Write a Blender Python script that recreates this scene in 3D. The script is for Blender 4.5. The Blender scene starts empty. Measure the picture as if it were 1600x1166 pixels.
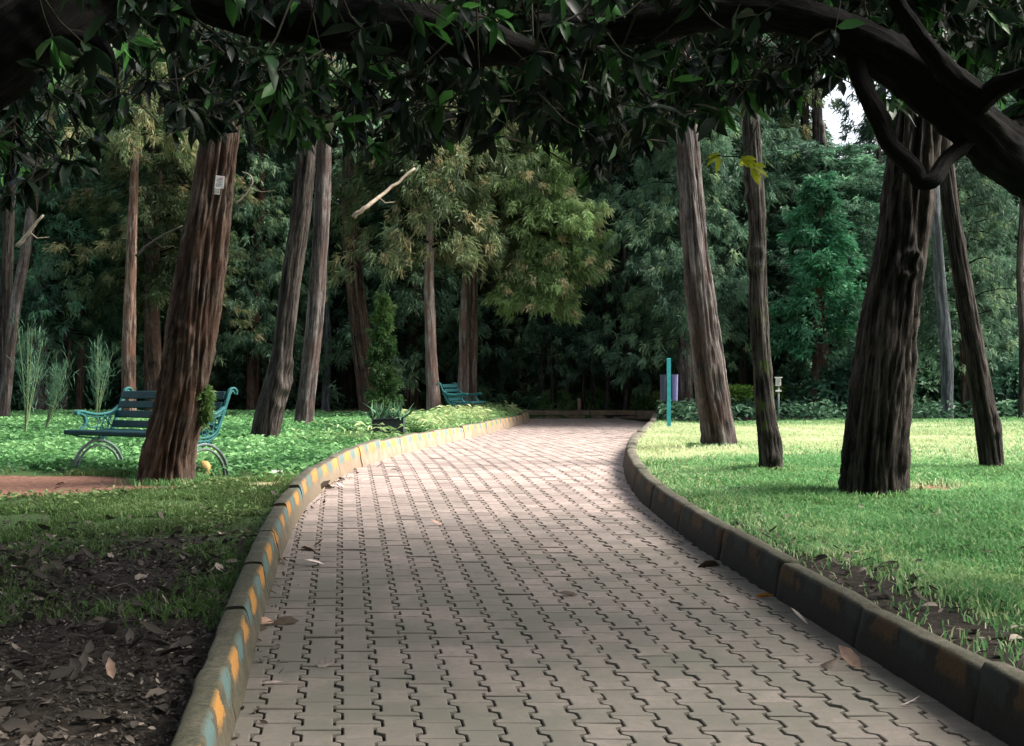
import bpy, math, random
import numpy as np
from mathutils import Vector, Matrix
random.seed(7)
R = math.radians
S = bpy.context.scene
COL = S.collection

# ------------------------------------------------------------------ camera, sky, sun, exposure
F = 2080.0; HZ = 600.0; CAMZ = 1.65            # focal length in photo pixels, horizon row, eye height
cd = bpy.data.cameras.new('camera'); cam = bpy.data.objects.new('camera', cd); COL.objects.link(cam)
cd.sensor_width = 36; cd.lens = 36 * F / 1600; cd.clip_end = 600; cd.clip_start = 0.05
cam.location = (0, 0, CAMZ); cam.rotation_euler = (R(90) + math.atan(17 / F), 0, 0)
S.camera = cam
SUN_EL, SUN_AZ = R(46), R(84)                   # azimuth measured from +Y (ahead) towards +X (right)
w = bpy.data.worlds.new('World'); S.world = w; w.use_nodes = True
nt = w.node_tree; bg = nt.nodes['Background']
sk = nt.nodes.new('ShaderNodeTexSky'); sk.sky_type = 'NISHITA'; sk.sun_disc = False
sk.sun_elevation = SUN_EL; sk.sun_rotation = SUN_AZ; sk.dust_density = 4.0; sk.air_density = 1.0
hs = nt.nodes.new('ShaderNodeHueSaturation'); hs.inputs['Saturation'].default_value = 0.45
nt.links.new(sk.outputs[0], hs.inputs['Color']); nt.links.new(hs.outputs[0], bg.inputs[0])
bg.inputs[1].default_value = 0.125
sd = bpy.data.lights.new('sun', 'SUN'); so = bpy.data.objects.new('sun', sd); COL.objects.link(so)
sd.energy = 3.7; sd.angle = R(28); sd.color = (1.0, 0.93, 0.84)
dirv = Vector((math.sin(SUN_AZ) * math.cos(SUN_EL), math.cos(SUN_AZ) * math.cos(SUN_EL), math.sin(SUN_EL)))
so.rotation_euler = dirv.to_track_quat('Z', 'Y').to_euler(); so.location = (30, 10, 40)
S.view_settings.view_transform = 'Standard'; S.view_settings.look = 'None'
S.view_settings.gamma = 1; S.view_settings.exposure = 1.75
S.cycles.max_bounces = 6; S.cycles.diffuse_bounces = 3; S.cycles.transmission_bounces = 3
S.cycles.transparent_max_bounces = 6; S.cycles.glossy_bounces = 2

# ------------------------------------------------------------------ noise
def _h(ix, iy, iz, s):
    n = (ix * 374761393 + iy * 668265263 + iz * 2147483647 + s * 974634777) & 0xffffffff
    n = ((n ^ (n >> 13)) * 1274126177) & 0xffffffff
    n = (n ^ (n >> 16)) & 0xffff
    return n / 65535.0
def vnoise(x, y, z=0.0, s=0):
    x, y, z = np.broadcast_arrays(np.asarray(x, float), np.asarray(y, float), np.asarray(z, float))
    ix, iy, iz = np.floor(x).astype(np.int64), np.floor(y).astype(np.int64), np.floor(z).astype(np.int64)
    fx, fy, fz = x - ix, y - iy, z - iz
    fx, fy, fz = [t * t * (3 - 2 * t) for t in (fx, fy, fz)]
    def L(a, b, t): return a + (b - a) * t
    c = lambda a, b, d: _h(ix + a, iy + b, iz + d, s)
    return L(L(L(c(0,0,0), c(1,0,0), fx), L(c(0,1,0), c(1,1,0), fx), fy),
             L(L(c(0,0,1), c(1,0,1), fx), L(c(0,1,1), c(1,1,1), fx), fy), fz)
def fbm(x, y, z=0.0, s=0, o=3):
    t = 0; a = .5
    for i in range(o):
        t = t + a * vnoise(np.asarray(x) * 2**i, np.asarray(y) * 2**i, np.asarray(z) * 2**i, s + i); a *= .5
    return t / (1 - .5**o)

# ------------------------------------------------------------------ terrain
HW = 1.52                                        # half width of the paved path
_cy = np.array([-40, -10, 0, 5.2, 8, 10, 12.3, 14.5, 17, 21, 25, 30, 34, 40, 60.])
_cx = np.array([4.5, 2.35, 1.08, .42, .06, -.17, -.33, -.30, -.08, .43, .98, 1.6, 2.05, 2.7, 4.0])
def _spl(y):
    y = np.asarray(y, float); i = np.clip(np.searchsorted(_cy, y) - 1, 0, len(_cy) - 2)
    m = np.gradient(_cx, _cy); h = _cy[i+1] - _cy[i]; t = np.clip((y - _cy[i]) / h, 0, 1)
    return ((2*t**3-3*t**2+1)*_cx[i] + (t**3-2*t**2+t)*h*m[i] + (-2*t**3+3*t**2)*_cx[i+1] + (t**3-t**2)*h*m[i+1])
cline = _spl
def zpath(y):
    y = np.asarray(y, float); k = .03; a = .0457 * np.clip(y, -12, 60)
    return -k * np.log(np.exp(-a / k) + np.exp(-.70 / k))
YB0, YB1 = 33.6, 36.6                            # the cross path that leaves to the left
def smooth(a, b, x): t = np.clip((x - a) / (b - a), 0, 1); return t*t*(3-2*t)
def onpath(x, y):
    u = x - cline(y)
    return ((np.abs(u) < HW + .06) & (y < YB1)) | ((u < HW + .06) & (y > YB0) & (y < YB1))
def ground(x, y):
    x, y = np.broadcast_arrays(np.asarray(x, float), np.asarray(y, float))
    u = x - cline(y); z = zpath(y)
    liftL = .02 + .05 * smooth(13, 17, y) + .11 * smooth(16, 26, y) * smooth(-1.2, -3, u)
    liftR = .165 + .04 * smooth(2, 6, u)
    lift = np.where(u < 0, liftL, liftR) + (fbm(x * .5, y * .5, 0, 3) - .5) * .09 * smooth(1.7, 3.5, np.abs(u))
    far = .08 + (fbm(x * .2, y * .2, 0, 5) - .5) * .3
    lift = np.where(y > YB1, far * smooth(YB1, YB1 + 3, y) + .1, lift)
    return np.where(onpath(x, y), z, z + lift)
def gz(x, y): return float(ground(x, y))
def hit(px, py):                                 # photo pixel -> point on the ground
    lo = 3.0
    ys = np.linspace(3, 90, 3000); xs = (px - 800) / F * ys
    pr = HZ - (ground(xs, ys) - CAMZ) * F / ys
    k = int(np.argmax(pr < py)) if (pr < py).any() else len(ys) - 1
    return float(xs[k]), float(ys[k])
def at(px, py, y): return Vector(((px - 800) / F * y, y, CAMZ + (HZ - py) / F * y))

# ------------------------------------------------------------------ mesh + object helpers
def tag(o, label=None, cat=None, group=None, kind=None):
    if label: o['label'] = label
    if cat: o['category'] = cat
    if group: o['group'] = group
    if kind: o['kind'] = kind
    return o
def link(name, me, parent=None, loc=None):
    o = bpy.data.objects.new(name, me); COL.objects.link(o)
    if parent: o.parent = parent
    if loc is not None: o.location = loc
    return o
def empty(name, loc=(0,0,0), rz=0):
    o = bpy.data.objects.new(name, None); COL.objects.link(o); o.location = loc; o.rotation_euler = (0,0,rz)
    o.empty_display_size = .1
    return o
def npmesh(name, V, faces, mats=None, attrs=None, smoothf=True, matidx=None):
    """faces: list of int arrays (n,k)"""
    V = np.asarray(V, np.float32).reshape(-1, 3)
    me = bpy.data.meshes.new(name); me.vertices.add(len(V)); me.vertices.foreach_set('co', V.ravel())
    faces = [np.asarray(f, np.int32) for f in faces if len(f)]
    loops = np.concatenate([f.ravel() for f in faces])
    tot = np.concatenate([np.full(len(f), f.shape[1], np.int32) for f in faces])
    st = np.concatenate([[0], np.cumsum(tot)[:-1]]).astype(np.int32)
    me.loops.add(len(loops)); me.loops.foreach_set('vertex_index', loops)
    me.polygons.add(len(tot)); me.polygons.foreach_set('loop_start', st); me.polygons.foreach_set('loop_total', tot)
    me.polygons.foreach_set('use_smooth', np.full(len(tot), smoothf))
    if matidx is not None: me.polygons.foreach_set('material_index', np.asarray(matidx, np.int32))
    me.update(calc_edges=True)
    for n, (kind, a) in (attrs or {}).items():
        at_ = me.attributes.new(n, 'FLOAT_VECTOR' if kind == 'v' else 'FLOAT', 'POINT')
        at_.data.foreach_set('vector' if kind == 'v' else 'value', np.asarray(a, np.float32).ravel())
    for m in (mats or []): me.materials.append(m)
    return me
class MB:
    def __init__(s): s.v = []; s.f = []; s.n = 0
    def add(s, V, Fs):
        V = np.asarray(V, float).reshape(-1, 3); s.v.append(V)
        for f in Fs: s.f.append(tuple(i + s.n for i in f))
        s.n += len(V)
    def box(s, c, d, rot=None, bev=0.0):
        c = np.array(c, float); hx, hy, hz = [t / 2 for t in d]; b = min(bev, hx*.9, hy*.9, hz*.9)
        P = []
        if b <= 0:
            P = [(sx*hx, sy*hy, sz*hz) for sz in (-1,1) for sy in (-1,1) for sx in (-1,1)]
            Fs = [(0,2,3,1),(4,5,7,6),(0,1,5,4),(2,6,7,3),(0,4,6,2),(1,3,7,5)]
        else:
            ring = lambda x, y, z: [(-x,-y,z),(x,-y,z),(x,y,z),(-x,y,z)]
            P = ring(hx-b,hy-b,-hz)+ring(hx,hy,-hz+b)+ring(hx,hy,hz-b)+ring(hx-b,hy-b,hz)
            Fs = [(3,2,1,0),(12,13,14,15)]
            for k in range(3):
                for i in range(4):
                    j = (i+1)%4; Fs.append((k*4+i,k*4+j,k*4+4+j,k*4+4+i))
        P = np.array(P)
        if rot is not None: P = P @ np.array(rot.to_3x3()).T
        s.add(P + c, Fs)
    def tube(s, pts, rad, seg=8, cap=True, flat=None, up=(1,0,0)):
        """swept round tube, or flat=(w,h) rectangular section whose width lies along `up`"""
        pts = [Vector(p) for p in pts]; n = len(pts)
        rad = rad if hasattr(rad, '__len__') else [rad]*n
        V = []; upv = Vector(up)
        T0 = (pts[1]-pts[0]).normalized(); a = T0.orthogonal().normalized()
        for i, p in enumerate(pts):
            T = (pts[min(i+1,n-1)] - pts[max(i-1,0)]).normalized()
            if flat:
                b = upv; c = T.cross(b).normalized(); wd, ht = flat; k = rad[i]
                for (p1, p2) in ((-1,-.5),(-.7,-1),(.7,-1),(1,-.5),(1,.5),(.7,1),(-.7,1),(-1,.5)):
                    V.append(p + b*(p1*wd/2*k) + c*(p2*ht/2*k))
                seg = 8
            else:
                a = (a - T*a.dot(T)).normalized(); b = T.cross(a)
                for j in range(seg):
                    t = 2*math.pi*j/seg; V.append(p + (a*math.cos(t)+b*math.sin(t))*rad[i])
        Fs = []
        for i in range(n-1):
            for j in range(seg):
                k = (j+1)%seg; Fs.append((i*seg+j,i*seg+k,(i+1)*seg+k,(i+1)*seg+j))
        if cap: Fs.append(tuple(range(seg-1,-1,-1))); Fs.append(tuple((n-1)*seg+j for j in range(seg)))
        s.add([tuple(v) for v in V], Fs)
    def build(s, name, mat, parent=None, smoothf=False, bevel=0):
        me = bpy.data.meshes.new(name); me.from_pydata(np.concatenate(s.v).tolist(), [], s.f); me.update()
        me.polygons.foreach_set('use_smooth', np.full(len(me.polygons), smoothf)); me.materials.append(mat)
        return link(name, me, parent)
def bez(pts, n=8):                               # Catmull-Rom through the points
    P = [Vector(p) for p in pts]; P = [P[0]*2-P[1]] + P + [P[-1]*2-P[-2]]; out = []
    for i in range(1, len(P)-2):
        for k in range(n):
            t = k/n; a,b,c,d = P[i-1:i+3]
            out.append(.5*((2*b)+(c-a)*t+(2*a-5*b+4*c-d)*t*t+(3*b-a-3*c+d)*t**3))
    out.append(P[-2]); return out

# ------------------------------------------------------------------ materials
class N:
    def __init__(s, name):
        s.m = bpy.data.materials.new(name); s.m.use_nodes = True; s.t = s.m.node_tree
        s.b = s.t.nodes['Principled BSDF']; s.out = s.t.nodes['Material Output']
    def n(s, ty, **kw):
        x = s.t.nodes.new('ShaderNode' + ty)
        for k, v in kw.items():
            if k in x.inputs: x.inputs[k].default_value = v
            else: setattr(x, k, v)
        return x
    def l(s, a, b): s.t.links.new(a, b)
    def attr(s, name, vec=False): a = s.n('Attribute'); a.attribute_name = name; return a.outputs['Vector' if vec else 'Fac']
    def pos(s): return s.n('NewGeometry').outputs['Position']
    def map(s, vec, sc): m = s.n('Mapping'); s.l(vec, m.inputs[0]); m.inputs['Scale'].default_value = sc; return m.outputs[0]
    def noise(s, vec, scale, detail=4, rough=.55, dist=0):
        x = s.n('TexNoise'); x.inputs['Scale'].default_value = scale; x.inputs['Detail'].default_value = detail
        x.inputs['Roughness'].default_value = rough; x.inputs['Distortion'].default_value = dist
        s.l(vec, x.inputs['Vector']); return x.outputs['Fac']
    def ramp(s, fac, stops):
        x = s.n('ValToRGB'); s.l(fac, x.inputs[0]); e = x.color_ramp.elements
        while len(e) < len(stops): e.new(.5)
        for i, (p, c) in enumerate(stops): e[i].position = p; e[i].color = (*c, 1) if len(c) == 3 else c
        return x.outputs[0]
    def mix(s, fac, a, b, mode='MIX'):
        x = s.n('Mix'); x.data_type = 'RGBA'; x.blend_type = mode
        for sock, v in ((x.inputs[0], fac), (x.inputs[6], a), (x.inputs[7], b)):
            if hasattr(v, 'is_output'): s.l(v, sock)
            elif hasattr(v, '__len__'): sock.default_value = (*v, 1)
            else: sock.default_value = v
        return x.outputs[2]
    def math(s, op, a, b=0.0, c=None):
        x = s.n('Math'); x.operation = op
        for i, v in enumerate((a, b) if c is None else (a, b, c)):
            if hasattr(v, 'is_output'): s.l(v, x.inputs[i])
            else: x.inputs[i].default_value = v
        return x.outputs[0]
    def mr(s, v, a, b, c=0, d=1):
        x = s.n('MapRange'); s.l(v, x.inputs[0])
        for i, q in enumerate((a, b, c, d)): x.inputs[i+1].default_value = q
        return x.outputs[0]
    def bump(s, h, st=.5, dist=.01):
        x = s.n('Bump'); x.inputs['Strength'].default_value = st; x.inputs['Distance'].default_value = dist
        s.l(h, x.inputs['Height']); s.l(x.outputs[0], s.b.inputs['Normal'])
    def base(s, c, rough=.85, spec=.3):
        if hasattr(c, 'is_output'): s.l(c, s.b.inputs['Base Color'])
        else: s.b.inputs['Base Color'].default_value = (*c, 1)
        s.b.inputs['Roughness'].default_value = rough; s.b.inputs['Specular IOR Level'].default_value = spec
        return s.m
def foliage(name, c0, c1, c2, trans=.3, rough=.5, spec=.25):
    m = N(name); t = m.attr('tint')
    col = m.ramp(t, [(0, c0), (.6, c1), (1, c2)])
    oi = m.n('ObjectInfo'); v = m.mr(oi.outputs['Random'], 0, 1, .8, 1.2)
    hsv = m.n('HueSaturation'); m.l(col, hsv.inputs['Color']); m.l(v, hsv.inputs['Value'])
    m.base(hsv.outputs[0], rough, spec)
    if trans > 0:
        tr = m.n('BsdfTranslucent'); m.l(hsv.outputs[0], tr.inputs[0])
        ms = m.n('MixShader'); ms.inputs[0].default_value = trans
        m.l(m.b.outputs[0], ms.inputs[1]); m.l(tr.outputs[0], ms.inputs[2]); m.l(ms.outputs[0], m.out.inputs[0])
    return m.m
def barkmat(name, dark, mid, light, red=None, moss_shade=None):
    m = N(name); v = m.attr('bark', True)
    f = m.noise(m.map(v, (1,1,.05)), 46, 7, .75, .6); g = m.noise(m.map(v, (1,1,.07)), 11, 5, .6, .5)
    k = m.noise(v, 3.0, 3)
    cav = m.attr('cav'); fc = m.math('ADD', m.math('MULTIPLY', f, .72), m.math('MULTIPLY', cav, .28))
    dark, mid, light = [tuple(q*.58 for q in t_) for t_ in (dark, mid, light)]; red = tuple(q*.62 for q in red) if red else None
    brk = m.noise(m.map(v, (1,1,.5)), 16, 5, .7)
    fc = m.math('ADD', fc, m.math('MULTIPLY', m.math('SUBTRACT', brk, .5), .28))
    c = m.ramp(fc, [(.42, dark), (.50, mid), (.61, light)])
    c = m.mix(m.mr(g, .42, .52, .8, 0), c, dark)
    if red: c = m.mix(m.mr(k, .42, .62, 0, .8), c, red)
    if moss_shade: c = m.mix(m.mr(m.noise(v, 5.5, 4), .55, .66, 0, .8), c, moss_shade)
    m.base(c, .9, .15)
    f2 = m.noise(m.map(v, (1,1,.035)), 85, 5, .8, .8)
    c = m.mix(m.mr(f2, .56, .66, 0, .8), c, light); c = m.mix(m.mr(f2, .44, .36, 0, .85), c, dark)
    m.base(c, .9, .15)
    hgt = m.math('ADD', m.math('ADD', m.math('MULTIPLY', f2, .35), m.math('ADD', m.math('MULTIPLY', f, .6), m.math('MULTIPLY', brk, .35))), m.math('MULTIPLY', g, .8)); m.bump(hgt, 1.0, .035)
    return m.m
def plain(name, c, rough=.6, spec=.4, var=.25, sc=20, metal=0):
    m = N(name); n = m.noise(m.pos(), sc, 5)
    m.base(m.mix(m.mr(n, .35, .65), tuple(x*(1-var) for x in c), tuple(x*(1+var) for x in c)), rough, spec)
    m.b.inputs['Metallic'].default_value = metal; m.bump(n, .15, .004); return m.m

BK_RED = barkmat('bark_red', (.010,.008,.006), (.060,.042,.030), (.25,.185,.145), red=(.105,.056,.036))
BK_DARK = barkmat('bark_dark', (.008,.007,.006), (.034,.027,.024), (.13,.11,.095))
BK_GREY = barkmat('bark_grey', (.018,.015,.015), (.10,.085,.08), (.30,.265,.25), red=(.10,.065,.055))
BK_PALE = barkmat('bark_pale', (.10,.075,.065), (.36,.28,.25), (.60,.52,.48), red=(.30,.17,.13))
BK_MOSS = barkmat('bark_mossy', (.009,.007,.006), (.038,.032,.027), (.19,.17,.15), moss_shade=(.06,.095,.02))
BK_ORANGE = barkmat('bark_orange', (.02,.013,.010), (.13,.075,.053), (.46,.34,.28), red=(.19,.095,.065))
BK_BLUE = barkmat('bark_bluegrey', (.04,.045,.05), (.11,.125,.14), (.27,.30,.32))
FO_DARK = foliage('foliage_dark', (.04,.085,.055), (.105,.205,.125), (.23,.34,.18), .45)
FO_TEAL = foliage('foliage_teal', (.03,.07,.048), (.085,.20,.12), (.17,.35,.20), .42)
FO_OLIVE = foliage('foliage_olive', (.045,.070,.032), (.13,.19,.082), (.33,.29,.15), .42)
FO_LIGHT = foliage('foliage_light', (.13,.20,.08), (.33,.47,.20), (.60,.50,.32), .48)
FO_BRIGHT = foliage('foliage_bright', (.03,.10,.05), (.07,.26,.13), (.13,.40,.20))
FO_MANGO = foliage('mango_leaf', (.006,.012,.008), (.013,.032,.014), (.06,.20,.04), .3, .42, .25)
FO_YELLOW = foliage('yellow_leaf', (.45,.55,.04), (.60,.68,.05), (.70,.75,.08), .55, .4, .4)
FO_SHRUB = foliage('shrub_leaf', (.02,.05,.03), (.05,.12,.065), (.11,.22,.12), .35, .6, .2)
FO_HEDGE = foliage('hedge_leaf', (.08,.18,.03), (.22,.42,.08), (.40,.58,.14), .45, .5, .3)
FO_VERGE = foliage('verge_leaf', (.07,.15,.05), (.19,.31,.12), (.40,.46,.22), .4, .6, .2)
FO_GRASS = foliage('grass_blade', (.09,.18,.055), (.12,.30,.11), (.34,.46,.19), .4, .6, .2)
FO_DRY = foliage('dry_grass_blade', (.30,.40,.19), (.47,.56,.31), (.68,.66,.47), .45, .7, .15)
FO_WEED = foliage('weed_leaf', (.04,.11,.04), (.095,.25,.085), (.22,.42,.17), .35, .55, .2)
FO_LITTER = foliage('dead_leaf', (.022,.020,.017), (.085,.073,.062), (.46,.38,.32), .1, .85, .1)
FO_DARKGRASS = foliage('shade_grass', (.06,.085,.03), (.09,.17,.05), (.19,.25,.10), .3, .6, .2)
M_TEAL = plain('teal_paint', (.016,.125,.125), .5, .35, .22, 25)
M_SLAT = plain('dark_teal_paint', (.003,.036,.042), .6, .2, .25, 14)
M_IRON = plain('worn_iron_paint', (.10,.13,.13), .5, .5, .35, 30)

def ground_mat():
    m = N('ground'); g = m.attr('zone', True); sx = m.n('SeparateXYZ'); m.l(g, sx.inputs[0])
    grass, red, dry = sx.outputs
    p = m.pos(); n1 = m.noise(p, 1.3, 5); n2 = m.noise(p, 14, 6, .7); n3 = m.noise(p, 60, 4, .7)
    soil = m.ramp(n2, [(.3, (.012,.010,.008)), (.55, (.030,.025,.020)), (.75, (.07,.058,.047))])
    reds = m.ramp(n2, [(.3, (.10,.050,.034)), (.7, (.23,.125,.09))])
    gr = m.ramp(n3, [(.3, (.022,.042,.014)), (.7, (.055,.10,.034))])
    dr = m.ramp(n3, [(.3, (.20,.19,.10)), (.7, (.42,.37,.23))])
    wob = m.math('MULTIPLY', m.math('SUBTRACT', n2, .5), .9)
    c = m.mix(m.mr(m.math('ADD', grass, wob), .35, .6), soil, gr)
    c = m.mix(m.mr(m.math('ADD', dry, wob), .4, .7), c, dr)
    c = m.mix(m.mr(m.math('ADD', red, wob), .4, .6), c, reds)
    m.base(c, .95, .1); m.bump(n2, .7, .03); return m.m
def paver_mat():
    m = N('paver_concrete'); t = m.attr('tint'); p = m.pos()
    n1 = m.noise(p, 260, 3, .7); n2 = m.noise(p, 2.2, 4); n3 = m.noise(p, 24, 5, .6)
    c = m.ramp(t, [(0, (.215,.168,.150)), (.5, (.295,.232,.210)), (1, (.37,.29,.262))])
    c = m.mix(m.mr(n3, .42, .68, .0, .55), c, (.14,.125,.105))
    c = m.mix(m.mr(n2, .45, .72, 0, .4), c, (.20,.18,.155))
    c = m.mix(m.math('MULTIPLY', m.attr('moss_shade'), m.mr(n2, .25, .6, .45, .85)), c, (.105,.105,.084))  # greenish-grey canopy shade painted onto the near pavers, plus some moss
    c = m.mix(.5, c, m.ramp(n1, [(.3, (.30,.30,.30)), (.7, (.72,.72,.72))]), 'OVERLAY')
    m.base(c, .82, .3); m.bump(n1, .35, .0015); return m.m
def kerb_mat(name='kerb_concrete', k=1.0, paint=1.0):
    m = N(name); v = m.attr('kv', True); sx = m.n('SeparateXYZ'); m.l(v, sx.inputs[0])
    s_, h_, face = sx.outputs; p = m.pos()
    n1 = m.noise(p, 5, 5, .65); n2 = m.noise(p, 45, 5, .7)
    conc = m.ramp(n2, [(.25, (.06,.056,.04)), (.5, (.125,.112,.088)), (.75, (.24,.21,.17))])
    conc = m.mix(m.mr(n1, .38, .60, 0, .85), conc, (.040,.042,.024))
    sw = m.math('ADD', s_, m.math('MULTIPLY', m.math('SUBTRACT', n1, .5), .55))
    fr = m.math('FRACT', m.math('DIVIDE', sw, .70))
    isO = m.math('LESS_THAN', fr, .36); isB = m.math('MULTIPLY', m.math('GREATER_THAN', fr, .52), m.math('LESS_THAN', fr, .86))
    wear = m.mr(m.math('ADD', m.math('MULTIPLY', n2, .5), m.math('ADD', m.math('MULTIPLY', n1, .45), h_)), .95, 1.13, 0, .85*paint)
    wear = m.math('MULTIPLY', wear, face)
    beige = m.mix(m.mr(n1, .4, .65), tuple(q*k for q in (.24,.17,.11)), tuple(q*k for q in (.38,.29,.22)))
    c = m.mix(m.math('MULTIPLY', face, .75 if k == 1 else .96), conc, beige)
    spx = m.n('SeparateXYZ'); m.l(p, spx.inputs[0]); near = m.mr(spx.outputs[1], 17, 9, 0, 1)      # algae where the mango trees drip on the kerb
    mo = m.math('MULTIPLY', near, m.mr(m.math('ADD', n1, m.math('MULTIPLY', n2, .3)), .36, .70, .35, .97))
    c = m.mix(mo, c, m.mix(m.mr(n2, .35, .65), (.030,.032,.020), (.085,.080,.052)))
    if k < 1: c = m.mix(m.math('MULTIPLY', m.math('MULTIPLY', face, m.mr(spx.outputs[1], 26, 12, .0, 1)), .94), c, (.010,.010,.008))  # right kerb's path face: its shade painted in near-black, over damp
    c = m.mix(m.math('MULTIPLY', wear, isO), c, (.42,.20,.045)); c = m.mix(m.math('MULTIPLY', wear, isB), c, (.085,.15,.145))
    m.base(c, .85, .25); m.bump(m.math('ADD', n2, n1), .6, .010); return m.m
M_GROUND, M_PAVER, M_KERB = ground_mat(), paver_mat(), kerb_mat()
M_KERB2 = kerb_mat('kerb_concrete_damp_shade', .6, .12)  # darker copy for the right kerb: damp, with its shade painted in
M_JOINT = plain('joint_sand', (.010,.009,.007), .95, .1, .4, 60)

# ------------------------------------------------------------------ ground sheet
def zones(x, y):
    u = x - cline(y); n = fbm(x * .8, y * .8, 0, 11) - .5; n2 = fbm(x * .35, y * .35, 0, 21) - .5
    # left: dark soil close by, lawn from about 9 m on; right: lawn, soil strip by the kerb
    gl = smooth(7.4, 11.4, y + n * 5)
    ex = (x + 5.1) / 1.9; ey = (y - 13.3) / .85
    red = np.where(u < 0, smooth(1.25, .75, ex*ex + ey*ey + n * .5), 0)
    tr = smooth(.75, .3, np.hypot((x - 3.62) / .75, (y - 11.95) / .75) + n*.5)
    gl = gl * (1 - red)
    strip = smooth(.75, .25, np.abs(u) - HW - .1 + n * .6) * smooth(11, 8.5, y)
    gr = 1 - .9 * strip
    grass = np.where(u < 0, gl, gr) * smooth(44, 37, y + n * 6)
    grass = np.where((u > 0) & (y > 25.5 + n*2), grass * smooth(29, 26, y), grass)
    dry = np.where(u > 0, smooth(12.6, 17, y + n*5) * smooth(27, 23, y) * (.62 + .38*smooth(8.5, 3, u + n*4)) + tr * .8,
                   smooth(1.2, .7, np.hypot((u + 2.0) / .9, (y - 13.6) / .8)) * .8)  # left patch: yellow light on the grass, painted in with the dry colour
    return np.clip(grass, 0, 1), np.clip(red + np.where(u > 0, tr, 0), 0, 1), np.clip(dry, 0, 1)
uu = np.concatenate([np.linspace(-70, -12, 30), np.arange(-11.6, -1.8, .2), [-HW-.12, -HW-.07, -HW-.062, -HW-.057], np.linspace(-1.4, 1.4, 9),
                     [HW+.057, HW+.062, HW+.12], np.arange(1.8, 13, .2), np.linspace(13.5, 70, 30)])
yy = np.concatenate([np.linspace(-25, 3, 12), np.arange(3.3, 33.4, .22), [YB0-.07, YB0-.01, YB0+.01, YB0+1.5, YB1-.01, YB1+.01, YB1+.07], np.arange(36.9, 44, .5), np.linspace(45, 150, 30)])
UU, YY = np.meshgrid(uu, yy); XX = UU + cline(YY)
ZZ = ground(XX, YY); ZZ = np.where(onpath(XX, YY), ZZ - .055, ZZ)
nu, ny = len(uu), len(yy)
idx = np.arange(nu*ny).reshape(ny, nu)
Q = np.stack([idx[:-1,:-1], idx[:-1,1:], idx[1:,1:], idx[1:,:-1]], -1).reshape(-1, 4)
za, zb, zc = zones(XX, YY)
g = link('ground', npmesh('ground', np.stack([XX, YY, ZZ], -1), [Q], [M_GROUND], {'zone': ('v', np.stack([za, zb, zc], -1))})); tag(g, kind='structure')

# ------------------------------------------------------------------ path: bed + interlocking pavers
ys = np.arange(-4, YB1 + .1, .4); P = []; Fq = []
for i, y in enumerate(ys):
    c = float(cline(y)); z = float(zpath(y)) - .014
    x0 = -16.0 if YB0 <= y <= YB1 else c - HW - .06
    P += [(x0, y, z), (c + HW + .06, y, z)]
    if i: Fq.append((2*i-2, 2*i-1, 2*i+1, 2*i))
bed = link('path_bed', npmesh('path_bed', P, [Fq], [M_JOINT])); tag(bed, kind='structure')
rs = np.random.RandomState(3)
CW, CL, A = .165, .20, .0165
tt = np.array([0, .166, .268, .732, .834, 1.0]); ow = np.array([A, A, -A, -A, A, A])
def outline(cx, cy, g1=.0055, g2=.0020):
    L = [(-CW/2 - o + g1, (t-.5)*CL) for t, o in zip(tt, ow)]; Rr = [(CW/2 + o - g1, (t-.5)*CL) for t, o in zip(tt, ow)]
    L[0] = (L[0][0], L[0][1]+g2); L[-1] = (L[-1][0], L[-1][1]-g2); Rr[0] = (Rr[0][0], Rr[0][1]+g2); Rr[-1] = (Rr[-1][0], Rr[-1][1]-g2)
    return np.array(Rr + L[::-1])
O = outline(0, 0); cen = O.mean(0); In = O.copy()
In[:, 0] -= np.sign(O[:, 0]) * .004; In[:, 1] *= 1 - .004 / (CL/2)
PV = []; PQ = []; PN = []; PT = []; k = 0
for ci in range(-96, 40):
    for v in np.arange(1.2, YB1 + .2, CL):
        y = v + (CL/2 if ci % 2 else 0) + rs.normal(0, .0012); x = 1.06 - .128*y + ci*CW; u = x - float(cline(y))
        if abs(u) > HW + .075 and not (YB0 < y < YB1 + .05 and -14 < x and u < 0): continue
        if u > HW + .075 or y > YB1 + .05: continue
        zt = rs.normal(0, .0022); tx, ty = rs.normal(0, .009, 2); a = rs.normal(0, .004); tn = rs.rand()
        rings = []
        for ring, dz in ((O, -.05), (O, -.0035), (In, 0)):
            ang = np.column_stack([ring[:,0] - ring[:,1]*a, ring[:,1] + ring[:,0]*a])
            yv = y + ang[:,1]; xv = x + ang[:,0] - .128*ang[:,1]
            rings.append(np.column_stack([xv, yv, zpath(yv) + dz + zt + ring[:,0]*tx + ring[:,1]*ty]))
        PV.append(np.concatenate(rings)); n = 12
        for r_ in range(2):
            for i in range(n):
                j = (i+1) % n; PQ.append((k+r_*n+i, k+r_*n+j, k+r_*n+n+j, k+r_*n+n+i))
        PN.append([k+2*n+i for i in range(n)]); PT.append(np.full(36, tn)); k += 36
pv = link('path', npmesh('path', np.concatenate(PV), [PQ, PN], [M_PAVER], {'tint': ('f', np.concatenate(PT)), 'moss_shade': ('f', smooth(14, 7, np.concatenate(PV)[:,1]))}, smoothf=False)); tag(pv, kind='structure')

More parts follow.
